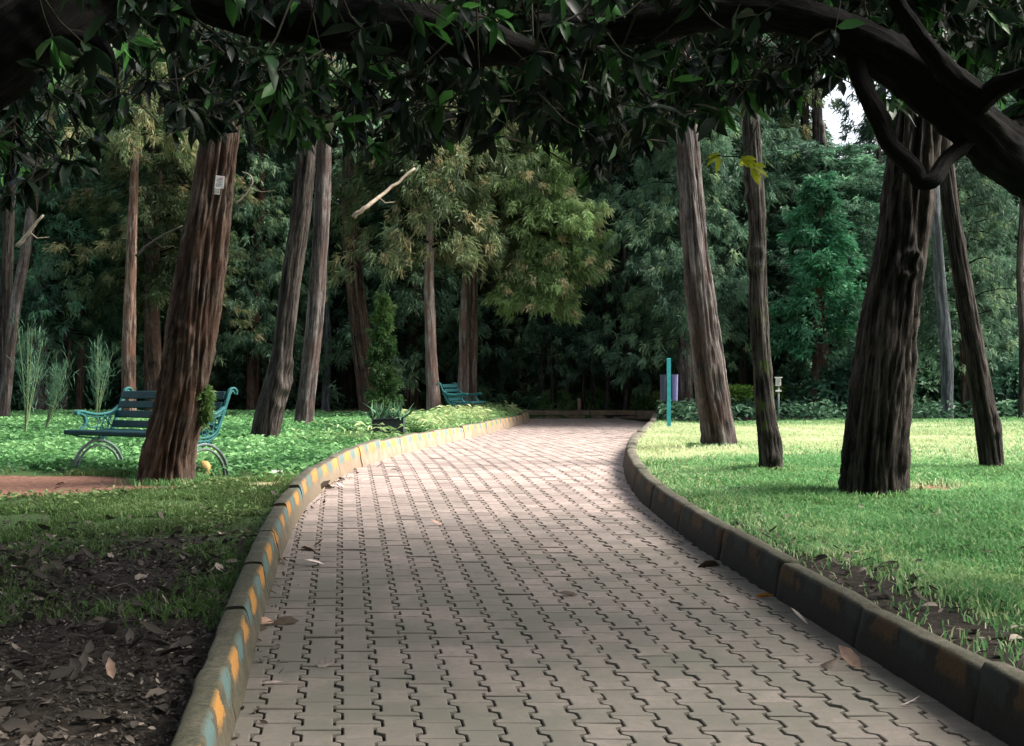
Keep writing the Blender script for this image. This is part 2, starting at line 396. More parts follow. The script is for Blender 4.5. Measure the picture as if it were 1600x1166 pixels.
# ------------------------------------------------------------------ kerbs (rows of kerb stones)
def resample(pts, step):
    pts = np.array(pts, float); d = np.concatenate([[0], np.cumsum(np.hypot(*(np.diff(pts, axis=0)).T))])
    s = np.arange(0, d[-1], step); return np.column_stack([np.interp(s, d, pts[:,0]), np.interp(s, d, pts[:,1])]), s
def kerb(name, line, side, H=.225, mat=None, seed=0):
    """line runs along the paved edge, side=+1: the lawn lies to the left of the running direction"""
    r = np.random.RandomState(seed)
    pts, s = resample(line, .06); T = np.gradient(pts, axis=0); T /= np.linalg.norm(T, axis=1)[:,None]
    Nn = np.column_stack([-T[:,1], T[:,0]]) * side
    # profile: (offset from the paved edge towards the lawn, height, face flag)
    prof = [(0,-.08,1),(.0,.02,1),(.012,H*.35,1),(.026,H*.70,1),(.036,H*.90,1),(.045,H*.975,.5),(.060,H,0),(.10,H+.002,0),(.135,H-.002,0),(.147,H-.012,0),(.150,H-.03,0),(.150,-.1,0)]
    V = []; K = []; Q = []; st = 0; n = 0; L = 1.3; m = len(prof)
    while st < len(pts) - 2:
        en = min(len(pts) - 1, st + int(L/.06)); off, dz, tl = r.normal(0, .004), r.normal(0, .005), r.normal(0, .012)
        ids = np.arange(st, en + 1); first = True
        for q_, i in enumerate(ids):
            e = 0
            p = pts[i].copy()
            if q_ == 0: p = p + T[i]*.0025; e = 1
            if i == ids[-1]: p = p - T[i]*.0025; e = 1
            z = float(zpath(pts[i][1]))
            for (o, h, fc) in prof:
                hh = h + (dz + tl*(i-ids[0])*.06 if h > .1 else 0) + (vnoise(s[i]*6, o*30, h*20, seed)-.5)*.012 - (.006*e if h > .15 else 0)
                oo = o + off + (vnoise(s[i]*5, o*20, h*22, seed+9)-.5)*.014 + (.004*e if o < .05 else 0)
                V.append((p[0]+Nn[i][0]*oo, p[1]+Nn[i][1]*oo, z + hh)); K.append((s[i], h/H, fc))
            if q_:
                for j in range(m-1):
                    a, b = n + (q_-1)*m + j, n + q_*m + j
                    Q.append((a, b, b+1, a+1) if side > 0 else (a, a+1, b+1, b))
        c0 = [n + j for j in range(m)]; c1 = [n + (len(ids)-1)*m + j for j in range(m)]
        caps.append((c0[::-1], c1)); n += len(ids)*m; st = en
    cp = []
    for a, b in caps: cp += [a, b]
    caps.clear()
    o = link(name, npmesh(name, V, [Q, cp], [mat or M_KERB], {'kv': ('v', K)})); return tag(o, kind='structure')
caps = []
yl = np.arange(-2, YB0 - .2, .1); left = np.column_stack([cline(yl) - HW, yl])
e = left[-1]; corner = [(e[0] - .35*math.sin(a), e[1] - 0 + .0 + .2*(1-math.cos(a))) for a in np.linspace(0.2, 1.5, 6)]
left = list(map(tuple, left)) + [(e[0]-.06, YB0-.1), (e[0]-.2, YB0-.02), (e[0]-.45, YB0)] + [(x, YB0) for x in np.arange(e[0]-1, -15, -.5)]
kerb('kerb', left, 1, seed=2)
yr = np.arange(-2, YB1 - .6, .1); right = np.column_stack([cline(yr) + HW, yr]); e = right[-1]
right = list(map(tuple, right)) + [(e[0]+.02, YB1-.35), (e[0]-.1, YB1-.12), (e[0]-.4, YB1)] + [(x, YB1) for x in np.arange(e[0]-1, -15, -.5)]
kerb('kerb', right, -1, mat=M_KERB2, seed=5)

# ------------------------------------------------------------------ trunks
def trunk_mesh(name, prof, mat, seg=48, step=.05, seed=0, flute=.10, fine=.03, flare=.35, knots=(), lobes=5, origin=None):
    """prof: list of (Vector centre, radius) from the ground up, in world space"""
    P = [p for p, r in prof]; Rd = [r for p, r in prof]
    C = bez(P, 10); t = np.linspace(0, len(P)-1, len(C)); rad = np.interp(t, range(len(P)), Rd)
    C = np.array([tuple(c) for c in C]); d = np.concatenate([[0], np.cumsum(np.linalg.norm(np.diff(C, axis=0), axis=1))])
    s = np.concatenate([np.arange(0, d[-1], step), [d[-1]]])
    C = np.column_stack([np.interp(s, d, C[:,i]) for i in range(3)]); rad = np.interp(s, d, rad)
    th = np.linspace(0, 2*math.pi, seg, endpoint=False)
    TH, SS = np.meshgrid(th, s); RR = np.repeat(rad[:,None], seg, 1); r0 = rad[0]
    tw = TH + SS * .12
    cx, sx = np.cos(tw), np.sin(tw)
    big = 1 - np.abs(2*fbm(cx*1.6+5, sx*1.6, SS*.35, seed, 2)-1)
    med = 1 - np.abs(2*fbm(cx*RR*20+.6*np.sin(SS*1.3+seed), sx*RR*20, SS*.6, seed+3, 3)-1)
    fin = 1 - np.abs(2*fbm(cx*RR*38, sx*RR*38, SS*3.2, seed+7, 2)-1)
    med = 1.25 - 1.6*(1-med)**.8; cav = np.clip(.5 + .5*(med-.6) + .35*(fin-.6), 0, 1)
    lob = np.cos(lobes*tw + seed) * .5 + .3*np.cos(2*tw+seed*2)
    fl = np.exp(-SS / (r0*1.1)) * flare + np.exp(-SS/(r0*.42)) * .16
    rr = RR * (1 + flute*(big-.6) + fl*(.30 + .85*np.clip(lob, -.4, 1)) ) + RR*0 + fine*(med-.6)*np.minimum(1, RR/.2) + fine*.45*(fin-.6)
    rr *= 1 + .05*(vnoise(SS*1.3, cx*1.2, sx*1.2, seed+21)-.5)
    for (kt, ks, kr, ka) in knots:               # angle, height along the trunk, size, amplitude
        dd = np.hypot((np.angle(np.exp(1j*(TH-kt))))*RR/kr, (SS-ks)/(kr*1.3))
        rr += ka*(np.exp(-((dd-1)**2)*6)*1.2 - .9*np.exp(-dd**2*3.0) + .4*np.exp(-dd**2*.5))
    X = C[:,0][:,None] + rr*np.cos(TH); Y = C[:,1][:,None] + rr*np.sin(TH); Z = np.repeat(C[:,2][:,None], seg, 1)
    V = np.stack([X, Y, Z], -1).reshape(-1, 3)
    bk = np.stack([cx*RR*1.0, sx*RR*1.0, SS], -1).reshape(-1, 3) + seed*1.7
    ns = len(s); I = np.arange(ns*seg).reshape(ns, seg); J = np.roll(I, -1, 1)
    Q = np.stack([I[:-1], J[:-1], J[1:], I[1:]], -1).reshape(-1, 4)
    if origin is not None: V = V - np.array(origin)
    return npmesh(name, V, [Q, [list(I[-1])]], [mat], {'bark': ('v', bk), 'cav': ('f', cav.reshape(-1))})

# ------------------------------------------------------------------ foliage
def sprays(cen, axis, n, ln, wd, spread, rs, droop=.4):
    """n slender diamond leaves around each centre; cen (k,3), axis (k,3)"""
    k = len(cen); c = np.repeat(cen, n, 0); ax = np.repeat(axis, n, 0)
    d = ax + rs.normal(0, spread, c.shape); d[:,2] -= droop; d /= np.linalg.norm(d, axis=1)[:,None] + 1e-9
    L = ln * rs.uniform(.5, 1.3, (k*n, 1)); W = wd * rs.uniform(.7, 1.3, (k*n, 1))
    side = np.cross(d, rs.normal(0, 1, c.shape)); side /= np.linalg.norm(side, axis=1)[:,None] + 1e-9
    b = c + rs.normal(0, ln*.25, c.shape)
    m = b + d*L*.5 ; t = b + d*L
    t[:,2] -= (L[:,0])*.18
    V = np.stack([b, m + side*W*.5, t, m - side*W*.5], 1)
    I = np.arange(k*n*4).reshape(-1, 4)
    return V.reshape(-1, 3), I
def juniper_crown(name, mat, z0, z1, Rm, nb=60, ns=14, nq=14, ln=.22, wd=.05, seed=0, shape='cone', droop=.5, dead=.06, wmat=BK_DARK, lean=(0,0)):
    rs = np.random.RandomState(seed); mb = MB(); C = []; AX = []
    for i in range(nb):
        f = (i + rs.rand()) / nb; z = z0 + (z1-z0)*f
        rad = Rm * {'cone': (1 - f*.75), 'oval': math.sin(math.pi*min(.97, .18+f*.8))**.7, 'tall': (1-f*.35)}[shape] * rs.uniform(.45, 1.15)
        a = rs.uniform(0, 2*math.pi); ox, oy = lean[0]*f, lean[1]*f
        up = rs.uniform(.0, .5)
        p0 = np.array([ox, oy, z]); out = np.array([math.cos(a), math.sin(a), 0])
        pts = []
        for t in np.linspace(0, 1, 6):
            pts.append(p0 + out*rad*t + np.array([0,0, rad*(up*t - droop*1.0*t*t)]) + rs.normal(0, .03, 3)*t)
        mb.tube(pts, [max(.006, .03*(1-t)*min(1, rad/1.5)) for t in np.linspace(0,1,6)], 4, False)
        pts = np.array(pts)
        tt_ = rs.beta(2.0, 1.1, ns); ii = np.clip((tt_*5).astype(int), 0, 4); fr = (tt_*5-ii)[:,None]
        c = pts[ii]*(1-fr) + pts[ii+1]*fr + rs.normal(0, 1, (ns,3))*rad*.11
        C.append(c); AX.append(np.repeat((out*.7)[None], ns, 0) + np.array([0,0,-.2]))
    C = np.concatenate(C); AX = np.concatenate(AX)
    V, Q = sprays(C, AX, nq, ln, wd, .55, rs, droop*.9)
    k = len(C)
    cl = fbm(C[:,0]*.9, C[:,1]*.9, C[:,2]*.9, seed+5)
    base = np.clip((cl-.5)*1.6 + .42 + rs.normal(0, .1, k), 0, .85); base[rs.rand(k) < dead] = 1.0
    t = np.repeat(base, nq); t = np.clip(t + rs.normal(0, .07, len(t)), 0, 1); t = np.repeat(t, 4)
    me = npmesh(name, V, [Q], [mat], {'tint': ('f', t)}, smoothf=False)
    wm = bpy.data.meshes.new('branches'); wm.from_pydata(np.concatenate(mb.v).tolist(), [], mb.f); wm.materials.append(wmat)
    return me, wm
def bush_mesh(name, mat, rx, ry, h, n=700, nq=9, ln=.13, wd=.06, seed=0, z0=0, shell=.5):
    rs = np.random.RandomState(seed); C = []
    d = rs.normal(0, 1, (n, 3)); d[:,2] = np.abs(d[:,2]); d /= np.linalg.norm(d, axis=1)[:,None]
    r = rs.uniform(shell, 1, (n,1)); r *= .78 + .45*fbm(d[:,0]*1.8+3, d[:,1]*1.8, d[:,2]*1.8, seed)[:,None]
    C = d*r*np.array([rx, ry, h]); C[:,2] += z0
    V, Q = sprays(C, d, nq, ln, wd, .8, rs, .15)
    cl = fbm(C[:,0]*1.5, C[:,1]*1.5, C[:,2]*1.5, seed+5); base = np.clip((cl-.5)*1.8+.45+rs.normal(0,.12,n), 0, 1)
    t = np.repeat(np.repeat(base, nq), 4)
    return npmesh(name, V, [Q], [mat], {'tint': ('f', t)}, smoothf=False)

# leaves with a real blade shape (lance, folded along the midrib)
def lance(base, d, nrm, L, W, curl=.25):
    """vectorised: base,d,nrm (n,3); returns verts (n*9), quads"""
    n = len(base); side = np.cross(d, nrm); side /= np.linalg.norm(side, axis=1)[:,None]+1e-9
    up = np.cross(side, d)
    st = [(0, .02), (.28, .88), (.66, .94), (1.0, .02)]
    V = np.zeros((n, 12, 3))
    for i, (t, wf) in enumerate(st):
        c = base + d*(L*t)[:,None] - up*(L*curl*t*t)[:,None]
        s = side*(W*.5*wf)[:,None]; lift = up*(W*.16*wf)[:,None]
        V[:, i*3] = c - s + lift; V[:, i*3+1] = c; V[:, i*3+2] = c + s + lift
    q = []
    for i in range(3):
        a = i*3; q += [(a, a+1, a+4, a+3), (a+1, a+2, a+5, a+4)]
    Q = (np.arange(n)[:,None,None]*12 + np.array(q)[None]).reshape(-1, 4)
    return V.reshape(-1, 3), Q

# ------------------------------------------------------------------ grass, weeds, litter  (uncountable: one object each)
def scatter(n, x0, x1, y0, y1, rs): return rs.uniform(x0, x1, n), rs.uniform(y0, y1, n)
def blades(name, mat, x, y, h, wd, rs, tint, flat=.5, zoff=0):
    n = len(x); z = ground(x, y) + zoff; a = rs.uniform(0, 2*math.pi, n)
    b = np.column_stack([x, y, z]); lean = np.column_stack([np.cos(a), np.sin(a), np.zeros(n)])*rs.uniform(.1, 1, (n,1))*flat
    h = h*rs.uniform(.5, 1.25, n); side = np.column_stack([-np.sin(a), np.cos(a), np.zeros(n)])
    a2 = rs.uniform(0, 2*math.pi, n); side = np.column_stack([np.cos(a2), np.sin(a2), np.zeros(n)])
    w_ = (wd*rs.uniform(.6, 1.3, n))[:,None]
    m = b + lean*(h*.5)[:,None]; m[:,2] += h*.6
    t = b + lean*(h*1.35)[:,None]; t[:,2] += h*.85
    V = np.stack([b - side*w_*.5, b + side*w_*.5, m + side*w_*.4, m - side*w_*.4, t], 1).reshape(-1, 3)
    o = np.arange(n)[:,None]*5
    return link(name, npmesh(name, V, [o+np.array([[0,1,2,3]]), o+np.array([[3,2,4]])], [mat], {'tint': ('f', np.repeat(tint, 5))}, smoothf=False))
rs = np.random.RandomState(12)
def keep(x, y, m): return x[m], y[m]
def inview(x, y, mar=.5): return np.abs(x) < y*.3846*1.03 + mar
# right lawn
X, Y = [], []
for (n, x0, x1, y0, y1) in ((220000, 1.2, 6.5, 5, 14.5), (230000, 1.2, 12, 14.5, 27)):
    x, y = scatter(n, x0, x1, y0, y1, rs); m = ((x - cline(y)) > HW+.17) & inview(x, y)
    ga, gb, gc = zones(x, y); pat = fbm(x*2.2, y*2.2, 0, 44)
    m &= (rs.rand(n) < ga*(.25+1.3*pat)*(1 - .55*smooth(1.5, .3, x-cline(y)-HW)*smooth(.62,.45,pat))) & (rs.rand(n) > gb*.95) ; X.append(x[m]); Y.append(y[m])
x = np.concatenate(X); y = np.concatenate(Y); ga, gb, gc = zones(x, y)
dr = rs.rand(len(x)) < gc*1.1 + .10 + .35*smooth(1.3, .3, x-cline(y)-HW)
tin = np.clip(fbm(x*1.3, y*1.3, 0, 71)*1.1 - .1 + rs.normal(0, .14, len(x)), 0, 1)
hh = .048 + .045*smooth(.35,.65,fbm(x*1.7, y*1.7, 0, 90)); 
ob = blades('lawn_grass', FO_GRASS, x[~dr], y[~dr], hh[~dr], .009 + .0004*y[~dr], rs, tin[~dr], .8); tag(ob, 'short green lawn grass right of the paved path', 'grass', kind='stuff')
ob = blades('dry_grass', FO_DRY, x[dr], y[dr], hh[dr]*.85, .007 + .0003*y[dr], rs, tin[dr], 1.0); tag(ob, 'yellowish dry grass among the lawn right of the path', 'grass', kind='stuff')
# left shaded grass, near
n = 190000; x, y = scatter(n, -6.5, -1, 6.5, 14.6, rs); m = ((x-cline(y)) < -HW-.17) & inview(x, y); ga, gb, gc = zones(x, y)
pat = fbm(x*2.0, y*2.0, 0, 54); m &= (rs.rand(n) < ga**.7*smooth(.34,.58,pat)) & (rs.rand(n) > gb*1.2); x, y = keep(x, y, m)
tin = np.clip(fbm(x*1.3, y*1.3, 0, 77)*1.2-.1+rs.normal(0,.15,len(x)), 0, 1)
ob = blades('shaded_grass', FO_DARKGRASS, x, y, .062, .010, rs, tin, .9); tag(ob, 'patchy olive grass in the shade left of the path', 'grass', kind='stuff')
PLX, PLY = hit(604, 677)
# left weeds: low broad leaves
def weeds(name, n, x0, x1, y0, y1, ln, wd, hmax, dens, seed, mat, label, right=False):
    rs = np.random.RandomState(seed); x, y = scatter(n, x0, x1, y0, y1, rs)
    u = x - cline(y); m = (u > HW+.2 if right else u < -HW-.18) & inview(x, y, 1) & ~((y > YB0-.25) & (y < YB1+.3))
    m &= ~((np.abs(x-PLX) < .75) & (y > PLY-2.6) & (y < PLY+.5))
    ga, gb, gc = zones(x, y); pt = fbm(x*1.6, y*1.6, 0, seed); m &= (rs.rand(n) < dens(x, y, pt)) & (gb < .35); x, y, pt = x[m], y[m], pt[m]
    n = len(x); zz = ground(x, y) + rs.rand(n)**.8*hmax*(.35+1.1*pt); a = rs.uniform(0, 2*math.pi, n)
    d = np.column_stack([np.cos(a), np.sin(a), rs.uniform(-.5, .75, n)]); d /= np.linalg.norm(d, axis=1)[:,None]
    nr = rs.normal(0, .6, (n,3)) + [0,0,1]; L = ln*rs.uniform(.6, 1.4, n); W = wd*rs.uniform(.7, 1.3, n)
    side = np.cross(d, nr); side /= np.linalg.norm(side, axis=1)[:,None]; b = np.column_stack([x, y, zz])
    mid = b + d*(L*.5)[:,None]; tip = b + d*L[:,None]; tip[:,2] -= L*.25
    V = np.stack([b, mid+side*(W*.5)[:,None], tip, mid-side*(W*.5)[:,None]], 1).reshape(-1,3)
    tin = np.clip((pt-.5)*1.2+.45+.35*(zz-ground(x,y))/hmax-.15+rs.normal(0,.14,n), 0, 1)
    ob = link(name, npmesh(name, V, [np.arange(n*4).reshape(-1,4)], [mat], {'tint': ('f', np.repeat(tin, 4))}, smoothf=False)); return tag(ob, label, 'ground cover', kind='stuff')
weeds('ground_cover', 330000, -15, 1, 12.6, 40, .095, .042, .105, lambda x, y, p: .9*smooth(13.7, 15.0, y + (p-.5)*1.6 - .9*smooth(-5.5,-8,x)*1.0), 31, FO_WEED, 'low leafy green weeds covering the ground around the benches')
weeds('verge_plants', 60000, -6, 1, 17.5, 33.2, .17, .035, .30, lambda x, y, p: smooth(-3.4, -2.2, x-cline(y))*smooth(17.5, 20.5, y)*.85, 32, FO_VERGE, 'taller pale green leafy plants on the bank behind the left kerb')
weeds('creeping_cover', 26000, -5.6, -1.4, 8.8, 13.4, .06, .03, .06, lambda x, y, p: smooth(.5,.66,p)*.6*smooth(9,12.5,y), 33, FO_DARKGRASS, 'dark creeping leaves in front of the big red trunk')
weeds('forest_edge_plants', 90000, -14, 22, 24.5, 40, .16, .06, .38, lambda x, y, p: np.where(x-cline(y) > 0, smooth(25.3, 26.6, y), 0)*.8*smooth(.35,.6,p), 34, FO_SHRUB, 'low dark undergrowth along the far edge of the right lawn', right=True)
weeds('grove_floor_plants', 70000, -20, 16, 37, 52, .22, .07, .5, lambda x, y, p: smooth(.45,.62,p)*.9, 35, FO_SHRUB, 'scattered green plants on the dark floor of the far grove')
# leaf litter
def litter(name, n, x0, x1, y0, y1, L0, dens, seed, label, zoff=.004, tmin=0):
    rs = np.random.RandomState(seed); x, y = scatter(n, x0, x1, y0, y1, rs); m = (rs.rand(n) < dens(x, y)) & inview(x, y, .3); x, y = x[m], y[m]; n = len(x)
    a = rs.uniform(0, 2*math.pi, n); d = np.column_stack([np.cos(a), np.sin(a), rs.uniform(-.05, .35, n)]); d /= np.linalg.norm(d, axis=1)[:,None]
    nr = rs.normal(0, .35, (n,3)) + [0,0,1]; L = L0*rs.uniform(.35, 1.2, n)**1.0
    V, Q = lance(np.column_stack([x, y, ground(x, y)+zoff+rs.uniform(0,.02,n)]), d, nr, L, L*rs.uniform(.28,.55,n), rs.uniform(-.5,.8,n))
    tin = np.clip(rs.beta(1.6, 3.2, n) + tmin, 0, 1)
    ob = link(name, npmesh(name, V, [Q], [FO_LITTER], {'tint': ('f', np.repeat(tin, 12))}, smoothf=True)); return tag(ob, label, 'leaf litter', kind='stuff')
lf = lambda x, y: np.where((x-cline(y)) < -HW-.2, smooth(11.5, 8.2, y) + .10*smooth(15, 11, y), 0)
litter('leaf_litter', 3000, -4.6, -1.2, 4.6, 15, .125, lf, 61, 'brown dead leaves strewn over the dark soil left of the path', .004, .12)
litter('soil_crumbs', 26000, -4.6, -1.2, 4.6, 12, .035, lf, 62, 'small crumbled leaf bits on the dark soil left of the path')
litter('edge_debris', 2600, -2.2, 0, 4.5, 15, .05, lambda x, y: np.where((x-cline(y) > -HW+.02), smooth(.16, .04, x-cline(y)+HW-.02), 0), 63, 'crumbs of leaf and soil gathered at the foot of the left kerb', .002)
litter('lawn_debris', 2600, 1.6, 5.2, 5, 14, .09, lambda x, y: np.where(x-cline(y) > HW+.2, smooth(1.2, .3, x-cline(y)-HW)*smooth(11, 9, y) + .04, 0), 64, 'dead leaves lying in the thin grass behind the right kerb', .015, .15)
# ------------------------------------------------------------------ the named trunks
def tree_from(name, label, cat, base, prof, mat, d=None, seg=40, step=.06, crown=None, group=None, top=3.0, **kw):
    """prof: [(px, py, width px)] from the base up; the tree stands at the ground point of its base pixel"""
    if d is None: x, y = hit(*base)
    else: y = d; x = (base[0]-800)/F*y
    y += prof[0][2]/F*y*.5
    root = empty(name, (x, y, gz(x, y))); tag(root, label, cat, group)
    pr = []
    for i, (px, py, wpx) in enumerate(prof):
        p = at(px, py, y)
        if i == 0: p = Vector((p.x, y, gz(x, y) - .08))
        pr.append((p, wpx/F*y/2*.90))
    p, r = pr[-1]; q, r2 = pr[-2]; dr_ = (p-q).normalized(); pr.append((p + (dr_*.6+Vector((0,0,.4)))*top, r*.65))
    link('trunk', trunk_mesh('trunk', pr, mat, seg, step, kw.pop('seed', 1), origin=root.location, **kw), root)
    if crown:
        cm = dict(crown); me, wm = juniper_crown('crown', cm.pop('mat'), **cm)
        tp = pr[-1][0] - root.location
        off = cm.get('off', (0,0))
        for nm, mm in (('crown', me), ('branches', wm)):
            o = link(nm, mm, root); o.location = (tp.x, tp.y, 0)
    return root, pr
bush_top = lambda **k: k
# big reddish trunk beside the bench
T1, pr1 = tree_from('cypress_tree', 'leaning reddish cypress trunk with white plates, in front of the near bench', 'tree', (258,748),
    [(258,748,86),(265,700,74),(288,600,68),(305,480,70),(320,380,64),(332,300,57),(345,200,50),(362,80,45),(378,-40,42)], BK_RED, d=13.35, seg=130, step=.03, seed=4,
    flute=.17, fine=.075, flare=.08, lobes=4, knots=((R(255), 1.62, .07, .016),), crown=dict(mat=FO_DARK, z0=4.6, z1=8, Rm=1.6, nb=24, ns=10, nq=8, seed=21))
T22, pr22 = tree_from('cypress_tree', 'thickest dark furrowed trunk on the right lawn, round knot high up', 'tree', (1363,780),
    [(1363,778,100),(1366,720,94),(1378,600,86),(1394,480,77),(1407,400,74),(1424,270,72),(1440,120,66),(1452,-20,60)], BK_DARK, seg=120, step=.03, seed=9,
    flute=.13, fine=.075, flare=.10, lobes=6, knots=((R(275), 2.07, .075, .035),), crown=dict(mat=FO_DARK, z0=5.4, z1=9, Rm=1.5, nb=20, ns=8, nq=8, seed=22))
T20, pr20 = tree_from('cypress_tree', 'leaning grey trunk with twisting furrows on the right lawn near the teal post', 'tree', (1125,702),
    [(1126,702,56),(1120,660,50),(1111,600,47),(1099,500,42),(1088,400,38),(1077,260,35),(1066,120,32),(1056,-20,30)], BK_GREY, seg=90, step=.04, seed=13,
    flute=.15, fine=.06, flare=.12, crown=dict(mat=FO_DARK, z0=7.0, z1=11, Rm=2, nb=24, ns=10, nq=8, seed=23))
T21, pr21 = tree_from('cypress_tree', 'slender dark trunk with mossy patches, right of the leaning grey trunk', 'tree', (1205,740),
    [(1205,740,42),(1203,700,36),(1196,640,31),(1190,560,28),(1186,500,29),(1184,420,26),(1183,340,26),(1177,250,27),(1168,100,24),(1160,-30,22)], BK_MOSS, seg=80, step=.035, seed=17,
    flute=.24, fine=.04, flare=.15, knots=((R(280), .35, .10, .014), (R(200), 2.9, .08, .02), (R(250), 2.2, .07, .014)), crown=dict(mat=FO_DARK, z0=6.2, z1=10, Rm=1.7, nb=24, ns=10, nq=8, seed=24))
T23, pr23 = tree_from('cypress_tree', 'dark trunk leaning left at the right edge of the lawn', 'tree', (1551,738),
    [(1551,738,36),(1545,680,36),(1532,600,33),(1514,500,31),(1498,400,28),(1486,320,25),(1478,240,22),(1470,100,20),(1462,-30,18)], BK_DARK, seg=80, step=.035, seed=19,
    flute=.18, fine=.04, flare=.12, knots=((R(300), .55, .07, .012),), crown=dict(mat=FO_DARK, z0=6.2, z1=10, Rm=1.7, nb=20, ns=10, nq=8, seed=25))
T2, pr2 = tree_from('cypress_tree', 'dark crooked trunk with a burl, standing in weeds right of the near bench', 'tree', (412,694),
    [(412,695,46),(420,650,44),(432,600,38),(442,540,30),(449,480,30),(460,400,30),(472,310,30),(482,200,28),(492,60,26),(500,-30,22)], BK_DARK, seg=64, step=.04, seed=23,
    flute=.22, fine=.04, flare=.12, knots=((R(330), 1.1, .14, .025), (R(320), .75, .10, .02)), crown=dict(mat=FO_OLIVE, z0=4.9, z1=10, Rm=1.8, nb=34, ns=12, nq=12, seed=26))
T3, pr3 = tree_from('cypress_tree', 'grey scaly trunk rising from the weeds behind the crooked burl trunk', 'tree', (474,669),
    [(474,670,30),(479,620,27),(487,550,26),(494,480,26),(499,400,24),(504,300,24),(508,180,22),(512,40,22),(514,-40,20)], BK_GREY, seg=60, step=.05, seed=27,
    flute=.2, fine=.035, flare=.18, crown=dict(mat=FO_DARK, z0=5.6, z1=12, Rm=2, nb=40, ns=12, nq=12, seed=27))
T4, pr4 = tree_from('cypress_tree', 'dark trunk leaning left with a young juniper bush against its right side', 'tree', (582,652),
    [(582,654,38),(577,620,36),(568,560,31),(561,500,29),(553,430,27),(548,370,25),(546,280,24),(545,150,22),(545,20,20),(545,-40,18)], BK_RED, seg=60, step=.05, seed=31,
    flute=.2, fine=.04, flare=.16, crown=dict(mat=FO_DARK, z0=7.2, z1=13, Rm=2.2, nb=40, ns=12, nq=12, seed=28))
T5, pr5 = tree_from('cypress_tree', 'pale trunk left of the far bench, its upper stem hidden by olive foliage', 'tree', (678,648), 
    [(679,650,25),(677,610,20),(674,560,18),(672,500,17),(670,450,16),(670,400,15),(672,340,12),(674,260,12),(676,140,10),(678,0,9)], BK_PALE, d=29.5, seg=44, step=.07, seed=37,
    flute=.2, fine=.03, flare=.2)
T6, pr6 = tree_from('cypress_tree', 'pale patchy trunk directly behind the far bench', 'tree', (724,640),
    [(723,640,19),(724,600,17),(725,550,15),(726,490,15),(730,420,14),(738,340,13),(744,250,12),(748,120,11),(750,0,10)], BK_PALE, d=31.5, seg=44, step=.07, seed=41, flute=.25, fine=.04, flare=.12)
T7, pr7 = tree_from('cypress_tree', 'brown straight trunk just right of the pale patchy trunk behind the far bench', 'tree', (739,640),
    [(739,640,12),(740,560,12),(741,450,11),(742,300,10),(743,100,9),(744,-20,8)], BK_RED, d=31.2, seg=30, step=.1, seed=43)
T8, pr8 = tree_from('pine_tree', 'tall orange-barked trunk behind the left end of the near bench', 'tree', (201,640),
    [(202,645,24),(201,580,21),(202,500,20),(205,400,17),(208,300,14),(210,220,12),(208,100,10),(204,-30,8)], BK_ORANGE, d=27, seg=44, step=.07, seed=47, flute=.12, fine=.03, flare=.1)
T9, pr9 = tree_from('cypress_tree', 'cracked grey-brown trunk at the left edge of the photo', 'tree', (6,655),
    [(6,656,20),(8,600,18),(8,500,17),(11,400,17),(14,300,16),(18,180,15),(20,40,16),(20,-30,14)], BK_DARK, seg=56, step=.05, seed=49, flute=.2, fine=.04,
    crown=dict(mat=FO_DARK, z0=6.0, z1=11, Rm=2.2, nb=34, ns=12, nq=10, seed=29))
T9b, _ = tree_from('cypress_tree', 'brownish trunk leaning right just behind the left edge trunk', 'tree', (10,640),
    [(4,640,18),(14,560,18),(24,480,17),(38,400,17),(52,310,16),(70,220,18),(86,120,16),(100,0,14)], BK_GREY, d=27, seg=40, step=.08, seed=51)
SL = {}; SR = {}
def slim(px, d, wpx, lean, label, mat=BK_DARK, top=-30, seed=1, py=655):
    xs = (px-800)/F*d; gp = HZ - (gz(xs, d)-CAMZ)*F/d
    pr = [(px + lean*(gp-q)/600 + 3*math.sin(q*.02+seed), q, wpx*(1-.4*(gp-q)/700)) for q in np.linspace(gp, top, 7)]
    SL[px] = d
    SR[px] = tree_from('slim_tree', label, 'tree', (px, gp), pr, mat, d=d, seg=20, step=.16, seed=seed, flute=.2, fine=.03, flare=.3)
    return SR[px]
slim(97, 34, 15, 30, 'slim dark trunk in the grass between the left edge and the near bench', seed=3)
slim(126, 34.5, 12, 10, 'thin brown trunk rising just left of the near bench', BK_RED, seed=5)
slim(336, 37, 17, 12, 'brown straight trunk seen just right of the big red trunk', BK_RED, seed=7)
slim(392, 35.5, 20, 20, 'dark brown trunk immediately left of the crooked burl trunk', BK_RED, seed=8)
slim(508, 36, 13, 4, 'pale blue-grey trunk half hidden behind the grey scaly trunk', BK_BLUE, seed=9)
slim(1482, 27.5, 20, -34, 'pale blue-grey bare trunk between the thickest trunk and the right edge trunk', BK_BLUE, seed=10)
slim(1517, 28.5, 22, -40, 'brown leaning trunk right behind the pale blue-grey trunk', BK_RED, seed=11)
slim(1447, 36, 16, -4, 'dark straight trunk right of the thickest trunk', seed=12)
slim(1300, 34.2, 22, -26, 'dark trunk standing alone left of the thickest trunk', seed=13)
slim(1253, 36, 18, 10, 'dark trunk beside the bright hedge on the right', seed=14)
slim(1596, 26, 12, 2, 'thin dark trunk at the very right edge', seed=15)
slim(1160, 33, 14, 3, 'slim dark trunk seen between the leaning grey and the mossy trunk', seed=16)
slim(1073, 31, 22, -6, 'rough dark trunk just behind the teal post', BK_GREY, seed=18)
slim(1040, 40, 18, 0, 'greyish trunk left of the teal post', BK_GREY, seed=20)
slim(994, 39.5, 17, 0, 'straight dark trunk behind the right end of the path', seed=21)
slim(960, 38.5, 19, 2, 'thick dark trunk at the middle of the far kerb', seed=22)
slim(868, 37.4, 9, -26, 'thin curved dark trunk rising at the left end of the far kerb', seed=24)
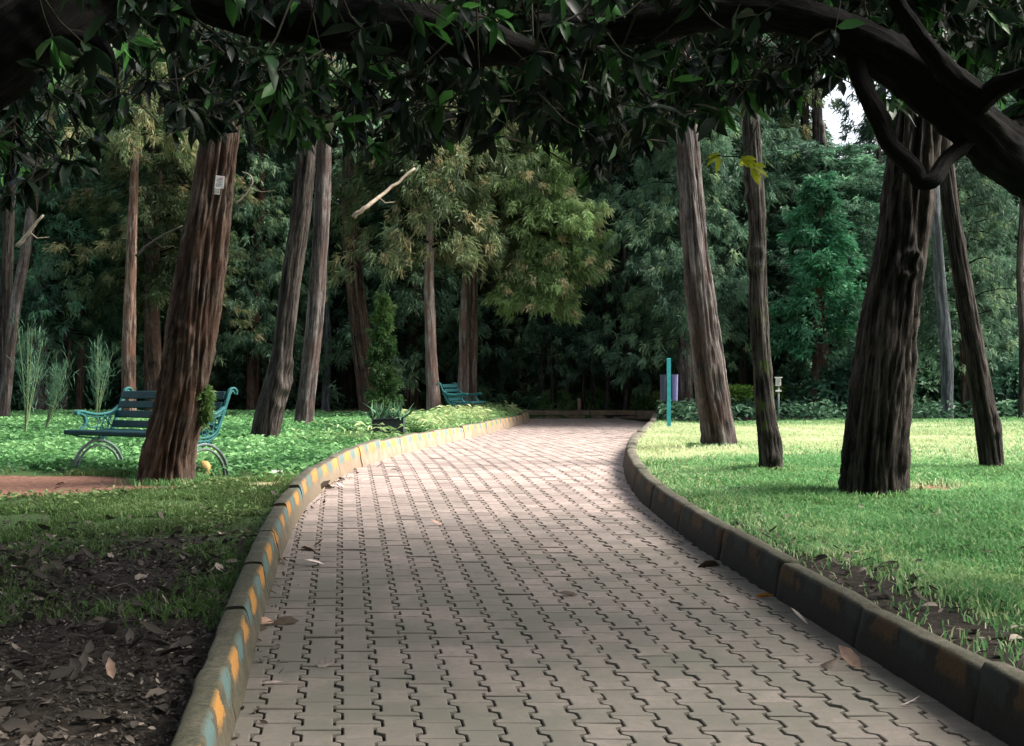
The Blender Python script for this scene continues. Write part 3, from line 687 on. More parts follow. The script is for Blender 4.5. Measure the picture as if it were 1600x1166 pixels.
for i, (px, d, wpx, ln, mt) in enumerate(((886,38.2,8,3,BK_GREY),(900,44,10,-3,BK_DARK),(915,37.7,5,2,BK_GREY),(927,38,8,5,BK_GREY),(936,45,9,-3,BK_GREY),(946,37.6,6,12,BK_GREY),(978,37.9,9,4,BK_GREY),(1018,38.1,8,-5,BK_GREY),(850,38.4,9,6,BK_GREY),(820,44,11,-4,BK_RED),(795,47,9,3,BK_DARK),(770,41,8,-2,BK_RED))):
    r_, _ = slim(px, d, wpx, ln, 'thin %s stem beyond the path end, number %s from the left of its cluster' % ({'bark_dark': 'dark', 'bark_grey': 'grey', 'bark_red': 'brown'}[mt.name], {770:'one',795:'two',820:'three',850:'four',886:'five',900:'six',915:'seven',927:'eight',936:'nine',946:'ten',978:'eleven',1018:'twelve'}[px]), BK_DARK if mt is BK_RED else mt, seed=60+i, top=380+(i*37)%90); r_['group'] = 'thin stems beyond the path end'

rs = np.random.RandomState(91); X = []; Y = []
for (t_, k_) in ((T1, .30), (T22, .34), (T20, .26), (T21, .18), (T23, .18), (T2, .22), (T3, .2), (T4, .26)):
    a = rs.uniform(0, 2*math.pi, 700); r_ = k_ + rs.gamma(1.2, .06, 700); X.append(t_.location.x + r_*np.cos(a)); Y.append(t_.location.y + r_*np.sin(a))
x = np.concatenate(X); y = np.concatenate(Y)
ob = blades('tuft_grass', FO_GRASS, x, y, .085, .010, rs, rs.rand(len(x)), .7); tag(ob, 'longer uncut grass around the feet of the trunks', 'grass', kind='stuff')
# ------------------------------------------------------------------ crowns of the mid distance and the grove behind
CR = {}
def crown_var(key, **k): CR[key] = juniper_crown('crown', **k)
crown_var('dark1', mat=FO_DARK, z0=1.6, z1=15, Rm=3.0, nb=120, ns=20, nq=26, ln=.24, wd=.038, seed=101, shape='tall')
crown_var('dark2', mat=FO_DARK, z0=2.2, z1=16, Rm=2.6, nb=120, ns=20, nq=26, ln=.22, wd=.036, seed=102, shape='tall')
crown_var('teal', mat=FO_TEAL, z0=2.6, z1=13, Rm=2.8, nb=130, ns=22, nq=26, ln=.18, wd=.036, seed=103, shape='tall', droop=.3)
crown_var('olive', mat=FO_OLIVE, z0=3.6, z1=13, Rm=2.3, nb=120, ns=20, nq=30, ln=.20, wd=.030, seed=104, shape='tall', dead=.10)
crown_var('light', mat=FO_LIGHT, z0=2.7, z1=9.5, Rm=1.5, nb=120, ns=22, nq=30, ln=.17, wd=.032, seed=105, shape='oval', dead=.07, droop=.5)
crown_var('bright', mat=FO_BRIGHT, z0=1.6, z1=6.2, Rm=1.3, nb=80, ns=18, nq=16, ln=.16, wd=.045, seed=106, shape='cone', droop=.1, dead=0)
TR = {}
for i in range(4):
    mt = (BK_DARK, BK_GREY, BK_RED, BK_DARK)[i]
    pr = [(Vector((0,0,-.2)), .24), (Vector((.05*i,0,2)), .19), (Vector((.1*i-.1,.05,5)), .16), (Vector((0,0,9)), .12), (Vector((.1,0,14)), .05)]
    TR[i] = trunk_mesh('trunk', pr, mt, 18, .25, 70+i, flute=.2, fine=.03, flare=.35)
nback = 0
def back_tree(px, d, cv, tv=0, label=None, group=None, sc=1.0, name='cypress_tree', rz=None, cat='tree', zs=None, x=None, tz=1.0):
    x = (px-800)/F*d if x is None else x
    o = empty(name, (x, d, gz(x, d)), rz if rz is not None else random.uniform(0, 6.28)); o.scale = (sc, sc, zs or sc)
    link('trunk', TR[tv], o).scale = (1, 1, tz); link('crown', CR[cv][0], o); link('branches', CR[cv][1], o)
    return tag(o, label, cat, group)
def add_crown(root, cv, dx=0, dz=0, sc=1.0, rz=0):
    for nm, me in (('crown', CR[cv][0]), ('branches', CR[cv][1])):
        o = link(nm, me, root); o.location = (dx, 0, dz); o.rotation_euler = (0,0,rz); o.scale = (sc,sc,sc)
add_crown(T5, 'olive', -.1, .2, 1.0, .4); add_crown(T6, 'olive', .15, .9, .8, 2.0); add_crown(T8, 'olive', .1, 2.6, .9, 1.0)
add_crown(T7, 'light', 1.75, 0, 1.0, 1.0)
for px_, cv_, sc_ in ((960,'dark1',.8),(994,'dark2',.9),(1040,'dark1',.85),(1073,'dark2',.75),(1160,'dark2',.9),(1253,'teal',.5),(336,'teal',.85),(392,'dark1',.8),(97,'dark2',.85),(868,'dark2',.7),(1447,'dark1',.9),(1517,'dark2',.7)):
    add_crown(SR[px_][0], cv_, 0, 0, sc_, px_)
back_tree(1290, 33, 'teal', 1, 'bright blue-green cypress beyond the right lawn', sc=1.0, zs=.52)
back_tree(1372, 35, 'teal', 3, 'blue-green cypress partly hidden by the thickest trunk', sc=.95, zs=.5)
back_tree(1180, 36, 'olive', 0, 'greyish weeping cypress right of the mossy trunk', sc=1.1)
back_tree(1278, 30, 'bright', 2, 'small bright green young cypress in front of the blue-green one', sc=1.0, zs=.86, tz=.4)
back_tree(245, 33, 'olive', 2, 'olive drooping cypress seen between the orange trunk and the big red trunk', sc=1.0, zs=.8)
back_tree(255, 40, 'teal', 1, 'blue-green tree behind the near bench', sc=1.0)
back_tree(60, 34, 'teal', 1, 'dusky green cypress behind the left edge trunks', sc=.95)
back_tree(700, 40, 'dark2', 0, 'dark cypress directly behind the far bench', sc=1.0)
back_tree(640, 37, 'dark1', 2, 'dark cypress left behind the far bench', sc=.9)
LMK = [(-60,'out past the left edge'),(20,'behind the left edge trunk'),(90,'left of the near bench'),(170,'over the near bench left arm'),(250,'behind the red trunk foot'),(340,'right of the red trunk'),(430,'behind the burl trunk'),(500,'behind the grey scaly trunk'),(580,'behind the left-leaning trunk'),(670,'behind the pale trunk'),(740,'behind the far bench'),(820,'left of the path end'),(900,'behind the wooden stake'),(980,'right of the path end'),(1050,'behind the teal post'),(1120,'behind the leaning grey trunk'),(1200,'behind the mossy trunk'),(1290,'left of the thickest trunk'),(1380,'behind the thickest trunk'),(1480,'behind the blue-grey trunk'),(1560,'behind the right edge trunk'),(1660,'out past the right edge')]
ROWN = ['front row', 'second row', 'third row', 'fourth row', 'last row']
rs = np.random.RandomState(77); keys = ['dark1','dark2','dark1','dark2','teal','dark1']
for row, (d, stepx) in enumerate(((38.5, 3.4), (43, 3.6), (48, 3.8), (54, 4.2), (61, 4.8))):
    xm = d*.3846 + 3
    for k, x in enumerate(np.arange(-xm + (row % 2)*1.6, xm, stepx)):
        dd = d + rs.uniform(-1.6, 1.6) ; x = x + rs.uniform(-.8, .8)
        pxl = 800 + x/dd*F
        zz = 1.0
        if 1225 < pxl < 1410: zz = .54 + .22*(k % 2)
        if 90 < pxl < 290: zz = .78
        if row == 0 and 700 < pxl < 1010: dd += 2.0
        key = keys[rs.randint(len(keys))]
        if row < 2 and rs.rand() < .25: key = 'olive'
        if pxl > 1180 and rs.rand() < .6: key = 'teal'
        if pxl > 1500 and row > 0 and rs.rand() < .5: continue
        scl = rs.uniform(.85, 1.15)
        lm = LMK[min(range(len(LMK)), key=lambda i: abs(LMK[i][0]-pxl))][1]
        back_tree(None, dd, key, rs.randint(4), '%s cypress in the %s of the grove, %s' % ({'dark1': 'broad dark', 'dark2': 'narrow dark', 'teal': 'blue-green', 'olive': 'olive'}[key], ROWN[row], lm), 'cypresses of the grove behind', sc=scl, x=x, zs=scl*zz)
OUT = {(-12,-6): 'far behind the viewpoint on the left', (-6,-9): 'behind the viewpoint, a little left', (0,-11): 'straight behind the viewpoint', (6,-9): 'behind the viewpoint, a little right', (12,-5): 'far behind the viewpoint on the right', (-14,1): 'level with the viewpoint on the far left', (-13,7): 'left of the mango tree', (-17,12): 'left of the near bench, well out of frame', (-12,-1): 'just behind the viewpoint on the left', (15,1): 'level with the viewpoint on the right'}
for (x, dd) in ((-12,-6),(-6,-9),(0,-11),(6,-9),(12,-5),(-14,1),(-13,7),(-17,12),(-12,-1),(15,1)):  # unseen trees added around the camera to block skylight
    back_tree(None, dd, 'dark2', 0, 'added sky-blocking cypress outside the photo, %s' % OUT[(x, dd)], 'unseen cypresses added to block the sky around the viewpoint', x=x)
# tall dark understorey that closes the view at eye level
UB = [bush_mesh('foliage', FO_DARK, 2.4, 1.8, 3.0, 1500, 10, .34, .09, 201), bush_mesh('foliage', FO_SHRUB, 2.2, 1.6, 2.6, 1500, 10, .26, .11, 202)]
BL = {}
for k, x in enumerate(np.arange(-24, 25, 2.7)):
    dd = 55 + rs.uniform(-2, 2)
    o = link('bush', UB[0 if k % 3 else 1], None, (x + rs.uniform(-.5,.5), dd, gz(x, dd)-.2)); o.rotation_euler = (0,0,rs.uniform(0,6)); o.scale = (1,1,rs.uniform(.7,1.3))
    tag(o, '%s bush deep in the grove, %s' % ('leafy' if k % 3 == 0 else 'dark', LMK[min(range(len(LMK)), key=lambda i: abs(LMK[i][0]-(800+x/dd*F)))][1]), 'bush', 'bushes deep in the grove')
# broad-leaved shrubs at the edge of the right lawn
SB = [bush_mesh('foliage', FO_SHRUB, 1.3, 1.0, 1.5, 1100, 9, .17, .085, 211), bush_mesh('foliage', FO_TEAL, 1.2, 1.0, 1.7, 1100, 9, .15, .07, 212)]
for (px, d, s_, v, lab) in ((1560,31,1.25,0,'large dark broad-leaved shrub at the right edge behind the lawn'),(1425,32,1.2,0,'dark broad-leaved shrub right of the thickest trunk at its far side'),
    (1345,30,1.1,1,'blue-green shrub just left of the thickest trunk'),(1275,31.5,1.0,1,'blue-green shrub between the two dark trunks left of the thickest trunk'),(1215,34,1.3,0,'dark shrub behind the mossy trunk'),
    (1500,33,1.6,0,'tall shrub behind the pale blue-grey trunk'),(1150,36,1.2,1,'shrub behind the leaning grey trunk'),(1610,28.5,.9,1,'blue-green shrub cut by the right edge'),
    (1100,40,1.2,0,'low shrub right behind the rough dark trunk by the teal post'),(1020,42,.9,1,'green shrub seen behind the right end of the far kerb'),(880,40.5,.8,1,'green shrub at the left end of the far kerb'),
    (180,38,1.1,1,'blue-green shrub behind the left end of the near bench'),(380,39,1.2,1,'shrub behind the dark brown trunk left of the burl trunk'),(30,36,1.3,0,'dark shrub behind the left edge trunk'),(530,42,1.0,0,'dark shrub behind the trunk that leans left'),(110,42,1.3,0,'dark shrub left of the near bench, deep in the trees'),(300,42,1.3,0,'dark shrub hidden behind the big red trunk')):
    x = (px-800)/F*d; o = link('shrub', SB[v], None, (x, d, gz(x, d)-.1)); o.scale = (s_,)*3; o.rotation_euler = (0,0,px*.1); tag(o, lab, 'shrub')
SG = bush_mesh('foliage', FO_VERGE, 1.0, .8, .9, 900, 8, .14, .055, 213)
for (px, d, s_, lab) in ((868,38.0,.8,'light green low bush just behind the left end of the far kerb'),(925,38.6,.75,'light green low bush behind the far kerb beside the wooden stake'),(1012,38.4,.7,'light green low bush behind the right end of the far kerb'),(1033,38.0,.5,'small light green bush between the far kerb and the teal post')):
    x = (px-800)/F*d; o = link('bush', SG, None, (x, d, gz(x, d)-.05)); o.scale = (s_,)*3; o.rotation_euler = (0,0,px*.1); tag(o, lab, 'bush')
# clipped bright hedge
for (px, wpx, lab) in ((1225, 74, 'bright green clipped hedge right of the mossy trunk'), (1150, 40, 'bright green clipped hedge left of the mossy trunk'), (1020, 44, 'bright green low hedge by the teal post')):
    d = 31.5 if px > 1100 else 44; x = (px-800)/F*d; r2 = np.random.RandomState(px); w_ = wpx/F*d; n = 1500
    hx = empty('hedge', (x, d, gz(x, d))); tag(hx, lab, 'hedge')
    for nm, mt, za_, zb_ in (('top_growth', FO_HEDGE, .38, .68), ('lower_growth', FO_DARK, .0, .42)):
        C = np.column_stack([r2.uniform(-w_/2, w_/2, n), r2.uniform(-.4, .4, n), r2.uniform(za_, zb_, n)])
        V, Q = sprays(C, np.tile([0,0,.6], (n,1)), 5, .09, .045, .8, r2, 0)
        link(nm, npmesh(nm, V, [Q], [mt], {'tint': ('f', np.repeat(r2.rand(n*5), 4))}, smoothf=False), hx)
# young juniper against the left-leaning trunk; sprig at the red trunk; feathery saplings
FO_JUN = foliage('juniper_leaf', (.03,.07,.02), (.08,.17,.05), (.18,.28,.08), .4)
me, wm = juniper_crown('foliage', FO_JUN, .05, 2.6, .55, nb=70, ns=12, nq=14, ln=.13, wd=.03, seed=301, shape='cone', droop=-.2, dead=0)
x, y = hit(601, 656); y -= .3; o = empty('juniper_bush', (x, y, gz(x, y))); tag(o, 'young green juniper bush growing against the trunk that leans left', 'bush'); link('foliage', me, o); link('stems', wm, o); o.scale = (.8,.8,1.0)
me, wm = juniper_crown('foliage', FO_JUN, .1, .42, .06, nb=16, ns=8, nq=10, ln=.07, wd=.014, seed=302, shape='oval', droop=-.3, dead=0)
p = at(318, 660, T1.location.y); o = empty('juniper_sprig', (p.x+.03, p.y-.05, p.z-.1)); tag(o, 'feathery green sprig sprouting from the right side of the big red trunk', 'sprig'); link('foliage', me, o); link('stems', wm, o)
def sapling(px, d, h, label, seed, lean=0):
    rs = np.random.RandomState(seed); x = (px-800)/F*d; o = empty('sapling', (x, d, gz(x, d))); tag(o, label, 'sapling', None)
    mb = MB(); C = []
    for k in range(9):
        a = rs.uniform(0, 6.28); sp = rs.uniform(.05, .4)*h*.4; hh = h*rs.uniform(.5, 1)
        pts = [np.array([math.cos(a)*sp*t**1.4 + lean*t, math.sin(a)*sp*t**1.4, hh*t]) for t in np.linspace(0,1,7)]
        mb.tube(pts, [.013*(1-t*.8) for t in np.linspace(0,1,7)], 5, False)
        for q in range(9):
            t = rs.uniform(.35, 1); i = min(5, int(t*6)); C.append(pts[i] + (pts[i+1]-pts[i])*(t*6-i))
    C = np.array(C); V, Q = sprays(C, np.tile([0,0,1.0], (len(C),1)), 5, .26, .007, .45, rs, -.2)
    link('foliage', npmesh('foliage', V, [Q], [FO_TEAL], {'tint': ('f', np.repeat(rs.uniform(.3,.9,len(C)*5), 4))}, smoothf=False), o)
    mb.build('stems', BK_ST, o, True)
BK_ST = plain('green_stem', (.12,.17,.08), .7, .2)
sapling(40, 21, 1.9, 'feathery pale green sapling near the left edge', 5, .1); sapling(70, 22, 1.3, 'sparse arching sapling right of the one at the left edge', 6, .3); sapling(150, 23, 1.9, 'feathery sapling behind the left arm of the near bench', 7, .05)
# broken pale branches
def dead_branch(pts, r0, label, mat=None):
    mb = MB(); c = sum((Vector(p) for p in pts), Vector())/len(pts); P = bez([Vector(p)-c for p in pts], 5)
    mb.tube([p + Vector((random.uniform(-1,1),0,random.uniform(-1,1)))*r0*.35 for p in P], [r0*(1-.6*i/len(P)) for i in range(len(P))], 7)
    m_ = P[len(P)//2]; mb.tube([m_, m_+Vector((.12,0,-.10)), m_+Vector((.30,0,-.08))], [r0*.35, r0*.25, r0*.1], 5)
    me = mb.build('broken_branch', mat or M_DEAD, None, True); me.location = c; return tag(me, label, 'branch')
BK_TWD = plain('dark_dead_wood', (.05,.045,.038), .9, .2)
M_DEAD = plain('dead_wood', (.27,.22,.17), .85, .2, .3, 12)
dead_branch([at(551,339,25), at(575,322,25), at(605,298,25.3), at(648,262,25.5)], .05, 'pale bare branch slanting up among the trees left of centre')
dead_branch([at(27,385,20), at(45,362,20), at(68,335,20)], .035, 'pale broken branch stub by the left edge trunks')
dead_branch([at(212,400,20), at(240,376,20), at(285,352,20)], .022, 'thin dark bare branch between the orange trunk and the big red trunk', BK_TWD)
dead_branch([at(368,318,17.6), at(382,305,17.6), at(393,288,17.6), at(392,275,17.6), at(378,268,17.6)], .012, 'thin pale hooked twig just right of the white plate')

# ------------------------------------------------------------------ mango trees overhead
ex_ = [(0,330),(60,310),(130,280),(190,230),(230,215),(300,225),(360,220),(430,265),(520,270),(600,262),(660,262),(720,245),(790,228),(860,235),(900,280),(960,262),(1020,250),(1090,235),(1150,190),(1230,165),(1330,150),(1400,110),(1500,120),(1560,180),(1610,210)]
ex_x = [a for a, b in ex_]; ex_y = [b for a, b in ex_]
def mango_leaves(n, x0, x1, y0, y1, dz0, dz1, seed, nl, L0, gate=True, fade=1.0):
    rs = np.random.RandomState(seed); y = rs.uniform(y0, y1, n); x = rs.uniform(x0, x1, n)
    px = 800 + x/np.maximum(y, 1)*F; e = np.interp(px, ex_x, ex_y) - 14 + (fbm(px*.02, y*.7, 0, 7)-.5)*130
    if gate: z = CAMZ + (HZ-e)/F*y + .10 + rs.uniform(dz0, dz1, n)
    else: z = rs.uniform(dz0, dz1, n)
    C = np.column_stack([x, y, z]); keepm = vnoise(x*1.3, y*1.3, z*1.3, seed) > .36
    if gate:
        pyy = HZ - (z-CAMZ)*F/y; keepm &= ~((px > 80) & (px < 265) & (pyy > 30) & (rs.rand(n) < .72))
    C = C[keepm]; n = len(C)
    tw = rs.normal(0, 1, (n,3)); tw[:,2] = -np.abs(tw[:,2])*.4 + .1; tw /= np.linalg.norm(tw, axis=1)[:,None]
    b = np.repeat(C, nl, 0); t = np.repeat(tw, nl, 0)
    d = rs.normal(0, .75, b.shape) + t*.9; d[:,2] -= .55; d /= np.linalg.norm(d, axis=1)[:,None]
    nr = rs.normal(0, .5, b.shape) + [0,0,1]; L = L0*rs.uniform(.55, 1.2, n*nl)
    V, Q = lance(b + t*rs.uniform(-.06,.04,(n*nl,1)), d, nr, L, L*rs.uniform(.28,.40,n*nl), rs.uniform(.05,.5,n*nl))
    tin = np.clip(np.repeat(rs.beta(2,3,n), nl) + rs.normal(0,.12,n*nl), 0, 1); tin[rs.rand(n*nl) < .03] = 1
    return C, tw, V, Q, np.repeat(tin, 12)
def limb(mb, pts, r, n=8, seg=14):
    P = bez(pts, n); m = len(P)
    rr = [np.interp(i/(m-1), np.linspace(0,1,len(r)), r)*(1+.07*math.sin(i*1.7)) for i in range(m)]
    mb.tube(P, rr, seg)
def mango(name, label, loc, limbs, sets, seed):
    root = empty(name, loc); tag(root, label, 'tree'); L = Vector(loc)
    for nm, lst in limbs:
        for pts, r in lst:
            if nm == 'trunk':
                P = [Vector(p) for p in pts]; rr = r
                link('trunk', trunk_mesh('trunk', list(zip(P, rr)), BK_MANGO, 48, .06, seed, flute=.1, fine=.02, flare=.3, origin=loc), root)
            else:
                P = [Vector(p) for p in pts]
                link('limb', trunk_mesh_h([p - L for p in P], r, seed + len(pts)), root)
    Vs = []; Qs = []; Ts = []; off = 0; twb = MB(); rs = np.random.RandomState(seed)
    for s_ in sets:
        C, tw, V, Q, t = mango_leaves(*s_); Vs.append(V - np.array(loc)); Qs.append(Q+off); Ts.append(t); off += len(V)
        for c, tv in zip(C[:900], tw[:900]):
            if c[1] > 4.5 and c[1] < 12: twb.tube([c - np.array(loc) - tv*.35 + [0,0,.18], c - np.array(loc) - tv*.15+[0,0,.04], c - np.array(loc)], [.007,.005,.003], 4, False)
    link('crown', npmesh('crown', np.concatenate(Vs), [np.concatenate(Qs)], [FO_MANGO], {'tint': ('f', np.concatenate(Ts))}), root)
    if twb.v: twb.build('twigs', BK_TW, root, True)
    return root
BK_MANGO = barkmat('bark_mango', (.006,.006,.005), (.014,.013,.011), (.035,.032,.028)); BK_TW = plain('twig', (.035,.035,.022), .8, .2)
def trunk_mesh_h(P, r, seed):                    # limb of any direction, rough bark
    C = bez(P, 22); n = len(C); seg = 32; V = []; B = []; s = 0
    a = (C[1]-C[0]).orthogonal().normalized()
    for i, p in enumerate(C):
        T = (C[min(i+1,n-1)]-C[max(i-1,0)]).normalized(); a = (a - T*a.dot(T)).normalized(); b = T.cross(a)
        if i: s += (C[i]-C[i-1]).length
        rad = float(np.interp(i/(n-1), np.linspace(0,1,len(r)), r))
        for j in range(seg):
            t = 2*math.pi*j/seg; ca, sa = math.cos(t), math.sin(t)
            k = rad*(1 + .34*(float(vnoise(ca*1.3+9, sa*1.3, s*3.0, seed))-.5) + .26*(float(vnoise(ca*4+9, sa*4, s*7, seed+4))-.5) + .14*(float(vnoise(ca*9+9, sa*9, s*22, seed+6))-.5))
            V.append(tuple(p + (a*ca + b*sa)*k)); B.append((ca*rad, sa*rad, s))
    I = np.arange(n*seg).reshape(n, seg); J = np.roll(I, -1, 1)
    Q = np.stack([I[:-1], J[:-1], J[1:], I[1:]], -1).reshape(-1, 4)
    return npmesh('limb', V, [Q, [list(I[-1]), list(I[0][::-1])]], [BK_MANGO], {'bark': ('v', B), 'cav': ('f', np.full(len(V), .5))})
A_ = at
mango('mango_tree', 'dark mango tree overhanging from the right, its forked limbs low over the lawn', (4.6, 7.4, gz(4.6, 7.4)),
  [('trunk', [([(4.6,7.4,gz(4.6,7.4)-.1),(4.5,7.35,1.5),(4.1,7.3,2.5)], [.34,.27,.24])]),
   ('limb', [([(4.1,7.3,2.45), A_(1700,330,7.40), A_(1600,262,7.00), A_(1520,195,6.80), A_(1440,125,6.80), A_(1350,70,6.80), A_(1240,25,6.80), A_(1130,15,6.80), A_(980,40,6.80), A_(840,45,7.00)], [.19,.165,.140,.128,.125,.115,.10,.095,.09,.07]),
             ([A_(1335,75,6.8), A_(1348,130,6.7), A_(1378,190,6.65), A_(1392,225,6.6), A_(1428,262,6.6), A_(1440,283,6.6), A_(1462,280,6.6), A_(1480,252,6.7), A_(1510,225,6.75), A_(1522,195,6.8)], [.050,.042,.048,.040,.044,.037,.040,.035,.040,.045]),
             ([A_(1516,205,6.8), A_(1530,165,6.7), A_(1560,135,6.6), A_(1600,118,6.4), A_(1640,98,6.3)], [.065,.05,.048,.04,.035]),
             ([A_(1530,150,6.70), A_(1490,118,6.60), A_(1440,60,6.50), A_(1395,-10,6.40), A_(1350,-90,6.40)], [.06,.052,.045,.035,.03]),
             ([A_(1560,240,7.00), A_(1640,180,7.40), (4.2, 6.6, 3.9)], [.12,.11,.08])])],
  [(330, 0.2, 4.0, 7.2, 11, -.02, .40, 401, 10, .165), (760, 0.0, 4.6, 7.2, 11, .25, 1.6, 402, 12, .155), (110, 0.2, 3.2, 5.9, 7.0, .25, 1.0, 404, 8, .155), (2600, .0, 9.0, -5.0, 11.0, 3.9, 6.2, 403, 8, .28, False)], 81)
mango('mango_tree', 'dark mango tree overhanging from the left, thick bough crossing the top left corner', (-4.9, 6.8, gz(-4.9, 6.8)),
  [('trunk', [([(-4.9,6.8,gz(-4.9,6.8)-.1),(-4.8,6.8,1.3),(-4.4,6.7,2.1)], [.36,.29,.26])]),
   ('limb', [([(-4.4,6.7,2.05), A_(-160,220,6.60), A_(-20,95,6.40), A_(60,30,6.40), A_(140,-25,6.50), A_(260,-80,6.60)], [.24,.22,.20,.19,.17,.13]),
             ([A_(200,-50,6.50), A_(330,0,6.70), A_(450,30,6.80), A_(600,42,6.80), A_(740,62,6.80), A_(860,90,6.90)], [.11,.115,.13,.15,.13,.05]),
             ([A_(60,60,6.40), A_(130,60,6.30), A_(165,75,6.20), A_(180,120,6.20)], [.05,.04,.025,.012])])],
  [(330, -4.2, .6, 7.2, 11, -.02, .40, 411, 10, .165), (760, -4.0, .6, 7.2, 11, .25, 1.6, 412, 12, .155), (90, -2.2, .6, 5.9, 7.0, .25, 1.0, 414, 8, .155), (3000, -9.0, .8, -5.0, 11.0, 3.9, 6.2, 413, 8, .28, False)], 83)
# young yellow-green shoot hanging in the light
def shoot():
    rs = np.random.RandomState(9); c = at(1150, 250, 7.6); o = empty('leafy_shoot', c); tag(o, 'bright yellow-green young mango leaves hanging below the dark canopy', 'leaves')
    Vs = []; Qs = []; off = 0
    for px, py, n in ((1125,243,8), (1160,248,11), (1178,262,6)):
        q = at(px, py, 7.6) - c; b = np.tile(np.array(q), (n,1)) + rs.normal(0,.01,(n,3)); d = rs.normal(0, .8, (n,3)); d[:,0] = np.abs(d[:,0])*(1 if px > 1130 else -1); d[:,2] = -np.abs(d[:,2])*.5; d /= np.linalg.norm(d,axis=1)[:,None]
        V, Q = lance(b, d, rs.normal(0,.5,(n,3))+[0,-.6,1], .11*rs.uniform(.7,1.1,n), .034*rs.uniform(.8,1.2,n), rs.uniform(.1,.5,n)); Vs.append(V); Qs.append(Q+off); off += len(V)
    V = np.concatenate(Vs); link('leaves', npmesh('leaves', V, [np.concatenate(Qs)], [FO_YELLOW], {'tint': ('f', np.repeat(rs.rand(len(V)//12), 12))}), o)
    mb = MB(); mb.tube([at(1185,190,7.6)-c, at(1172,225,7.6)-c, at(1155,245,7.6)-c, at(1120,243,7.6)-c], .004, 5); mb.build('twig', BK_TW, o, True)
shoot()

# ------------------------------------------------------------------ benches
def make_bench(L=1.5):
    root = empty('park_bench')
    def X(f, z, x=0): return (x, f, z)            # local: x along the bench, -y is the way it faces; f>0 forward
    def bp(pts): return bez([(0, -f, z) for f, z in pts], 8)
    # backrest: four slats, slightly raked and curved
    bs = [(-.265,.815,.085),(-.225,.715,.075),(-.185,.615,.075),(-.145,.515,.075)]
    mb = MB(); rake = Matrix.Rotation(R(20), 4, 'X')
    for (f, z, h) in bs: mb.box((0, -f, z), (L-.04, .024, h), rot=Matrix.Rotation(R(-20), 4, 'X'), bev=.006)
    mb.build('backrest', M_SLAT, root)
    mb = MB()
    for i in range(6):
        f = -.07 + i*.083; mb.box((0, -f, .452 - .012*math.sin(i/5*math.pi)), (L-.04, .068, .028), bev=.006)
    mb.box((0, -.392, .438), (L+.10, .034, .05), bev=.01)
    mb.build('seat', M_SLAT, root)
    for sx in (-1, 1):
        x = sx*L/2; fr = MB(); e = MB()
        def line(mb_, pts, k=1.0, w=.036, h=.020): mb_.tube([Vector((x, p[1], p[2])) for p in bp(pts)], k, flat=(w, h), up=(1,0,0))
        # back post with scroll, running on as the seat rail
        line(fr, [(-.395,.825),(-.40,.855),(-.375,.885),(-.335,.885),(-.30,.85),(-.265,.76),(-.225,.66),(-.17,.53),(-.125,.455),(-.05,.415),(.08,.405),(.22,.42),(.37,.445)])
        line(fr, [(-.365,.835),(-.35,.86),(-.32,.84),(-.285,.76),(-.245,.66),(-.19,.53),(-.145,.44),(-.06,.385),(.08,.372),(.25,.39),(.36,.42)], .8)
        # scrollwork between rail, arm and post
        for (cf, cz, rr) in ((-.06,.50,.040),(.02,.46,.028),(-.10,.575,.030),(-.055,.345,.024),(.02,.342,.022),(.085,.345,.020),(-.02,.575,.03),(-.055,.425,.036),(-.015,.395,.03)):
            e.tube([Vector((x, -(cf+rr*math.cos(t)), cz+rr*math.sin(t))) for t in np.linspace(0, 2*math.pi, 13)], 1, flat=(.022,.010), up=(1,0,0), cap=False)
        line(e, [(-.20,.62),(-.13,.60),(-.10,.55),(-.13,.50),(-.17,.53)], .8, .022, .014)
        line(e, [(.12,.58),(.17,.53),(.12,.48),(.04,.50),(.03,.56),(.10,.60)], .8, .022, .014)
        fo = fr.build('end_frame', M_TEAL, root, False); e.build('scrollwork', M_TEAL, fo, False)
        a = MB(); line(a, [(-.235,.70),(-.17,.655),(-.09,.625),(.02,.615),(.13,.625),(.22,.645),(.275,.645),(.30,.625)], 1, .046, .026)
        line(a, [(-.235,.665),(-.17,.625),(-.09,.598),(.02,.588),(.13,.598),(.22,.615)], .7, .036, .02)
        line(a, [(.255,.63),(.205,.60),(.185,.55),(.20,.50),(.25,.45)], 1, .036, .026)
        a.tube([Vector((x-.03, -.285, .635)), Vector((x+.03, -.285, .635))], .024, 12)
        a.build('armrest', M_TEAL, root, False)
        for s in (1, -1):                         # the two halves of the arch
            l = MB(); cc = .02
            for ro, k in ((1.0, 1.0), (.86, .8)):
                pts = [(cc + s*.315*ro*math.sin(t), .345*ro*math.cos(t) + (0 if ro == 1 else 0)) for t in np.linspace(0, math.pi/2, 9)]
                if ro == 1: pts += [(cc + s*.325, -.03)]
                l.tube([Vector((x, -f, z)) for f, z in pts], k, flat=(.038, .024), up=(1,0,0))
            l.tube([Vector((x, -(cc+s*.29), -.02)), Vector((x, -(cc+s*.36), -.02))], 1, flat=(.05,.05), up=(1,0,0))
            l.build('leg', M_IRON, root, False)
    return root
bench = make_bench(1.62)
xa, ya = hit(97, 737); xb, yb = hit(348, 728)
bx, by = (xa+xb)/2 + .06, (ya+yb)/2
print('BENCH', bx, by, T1.location[:]); by = 14.6; bx = (236-800)/F*by; bench.scale = (1.09,)*3; bench.location = (bx, by, gz(bx, by)-.05); bench.rotation_euler = (0, 0, R(-36))
tag(bench, 'teal iron and wood park bench half hidden behind the big reddish trunk', 'bench', 'park benches')
def copy_tree(o, parent=None):
    c = o.copy(); COL.objects.link(c); c.parent = parent
    for ch in list(o.children): copy_tree(ch, c)
    return c
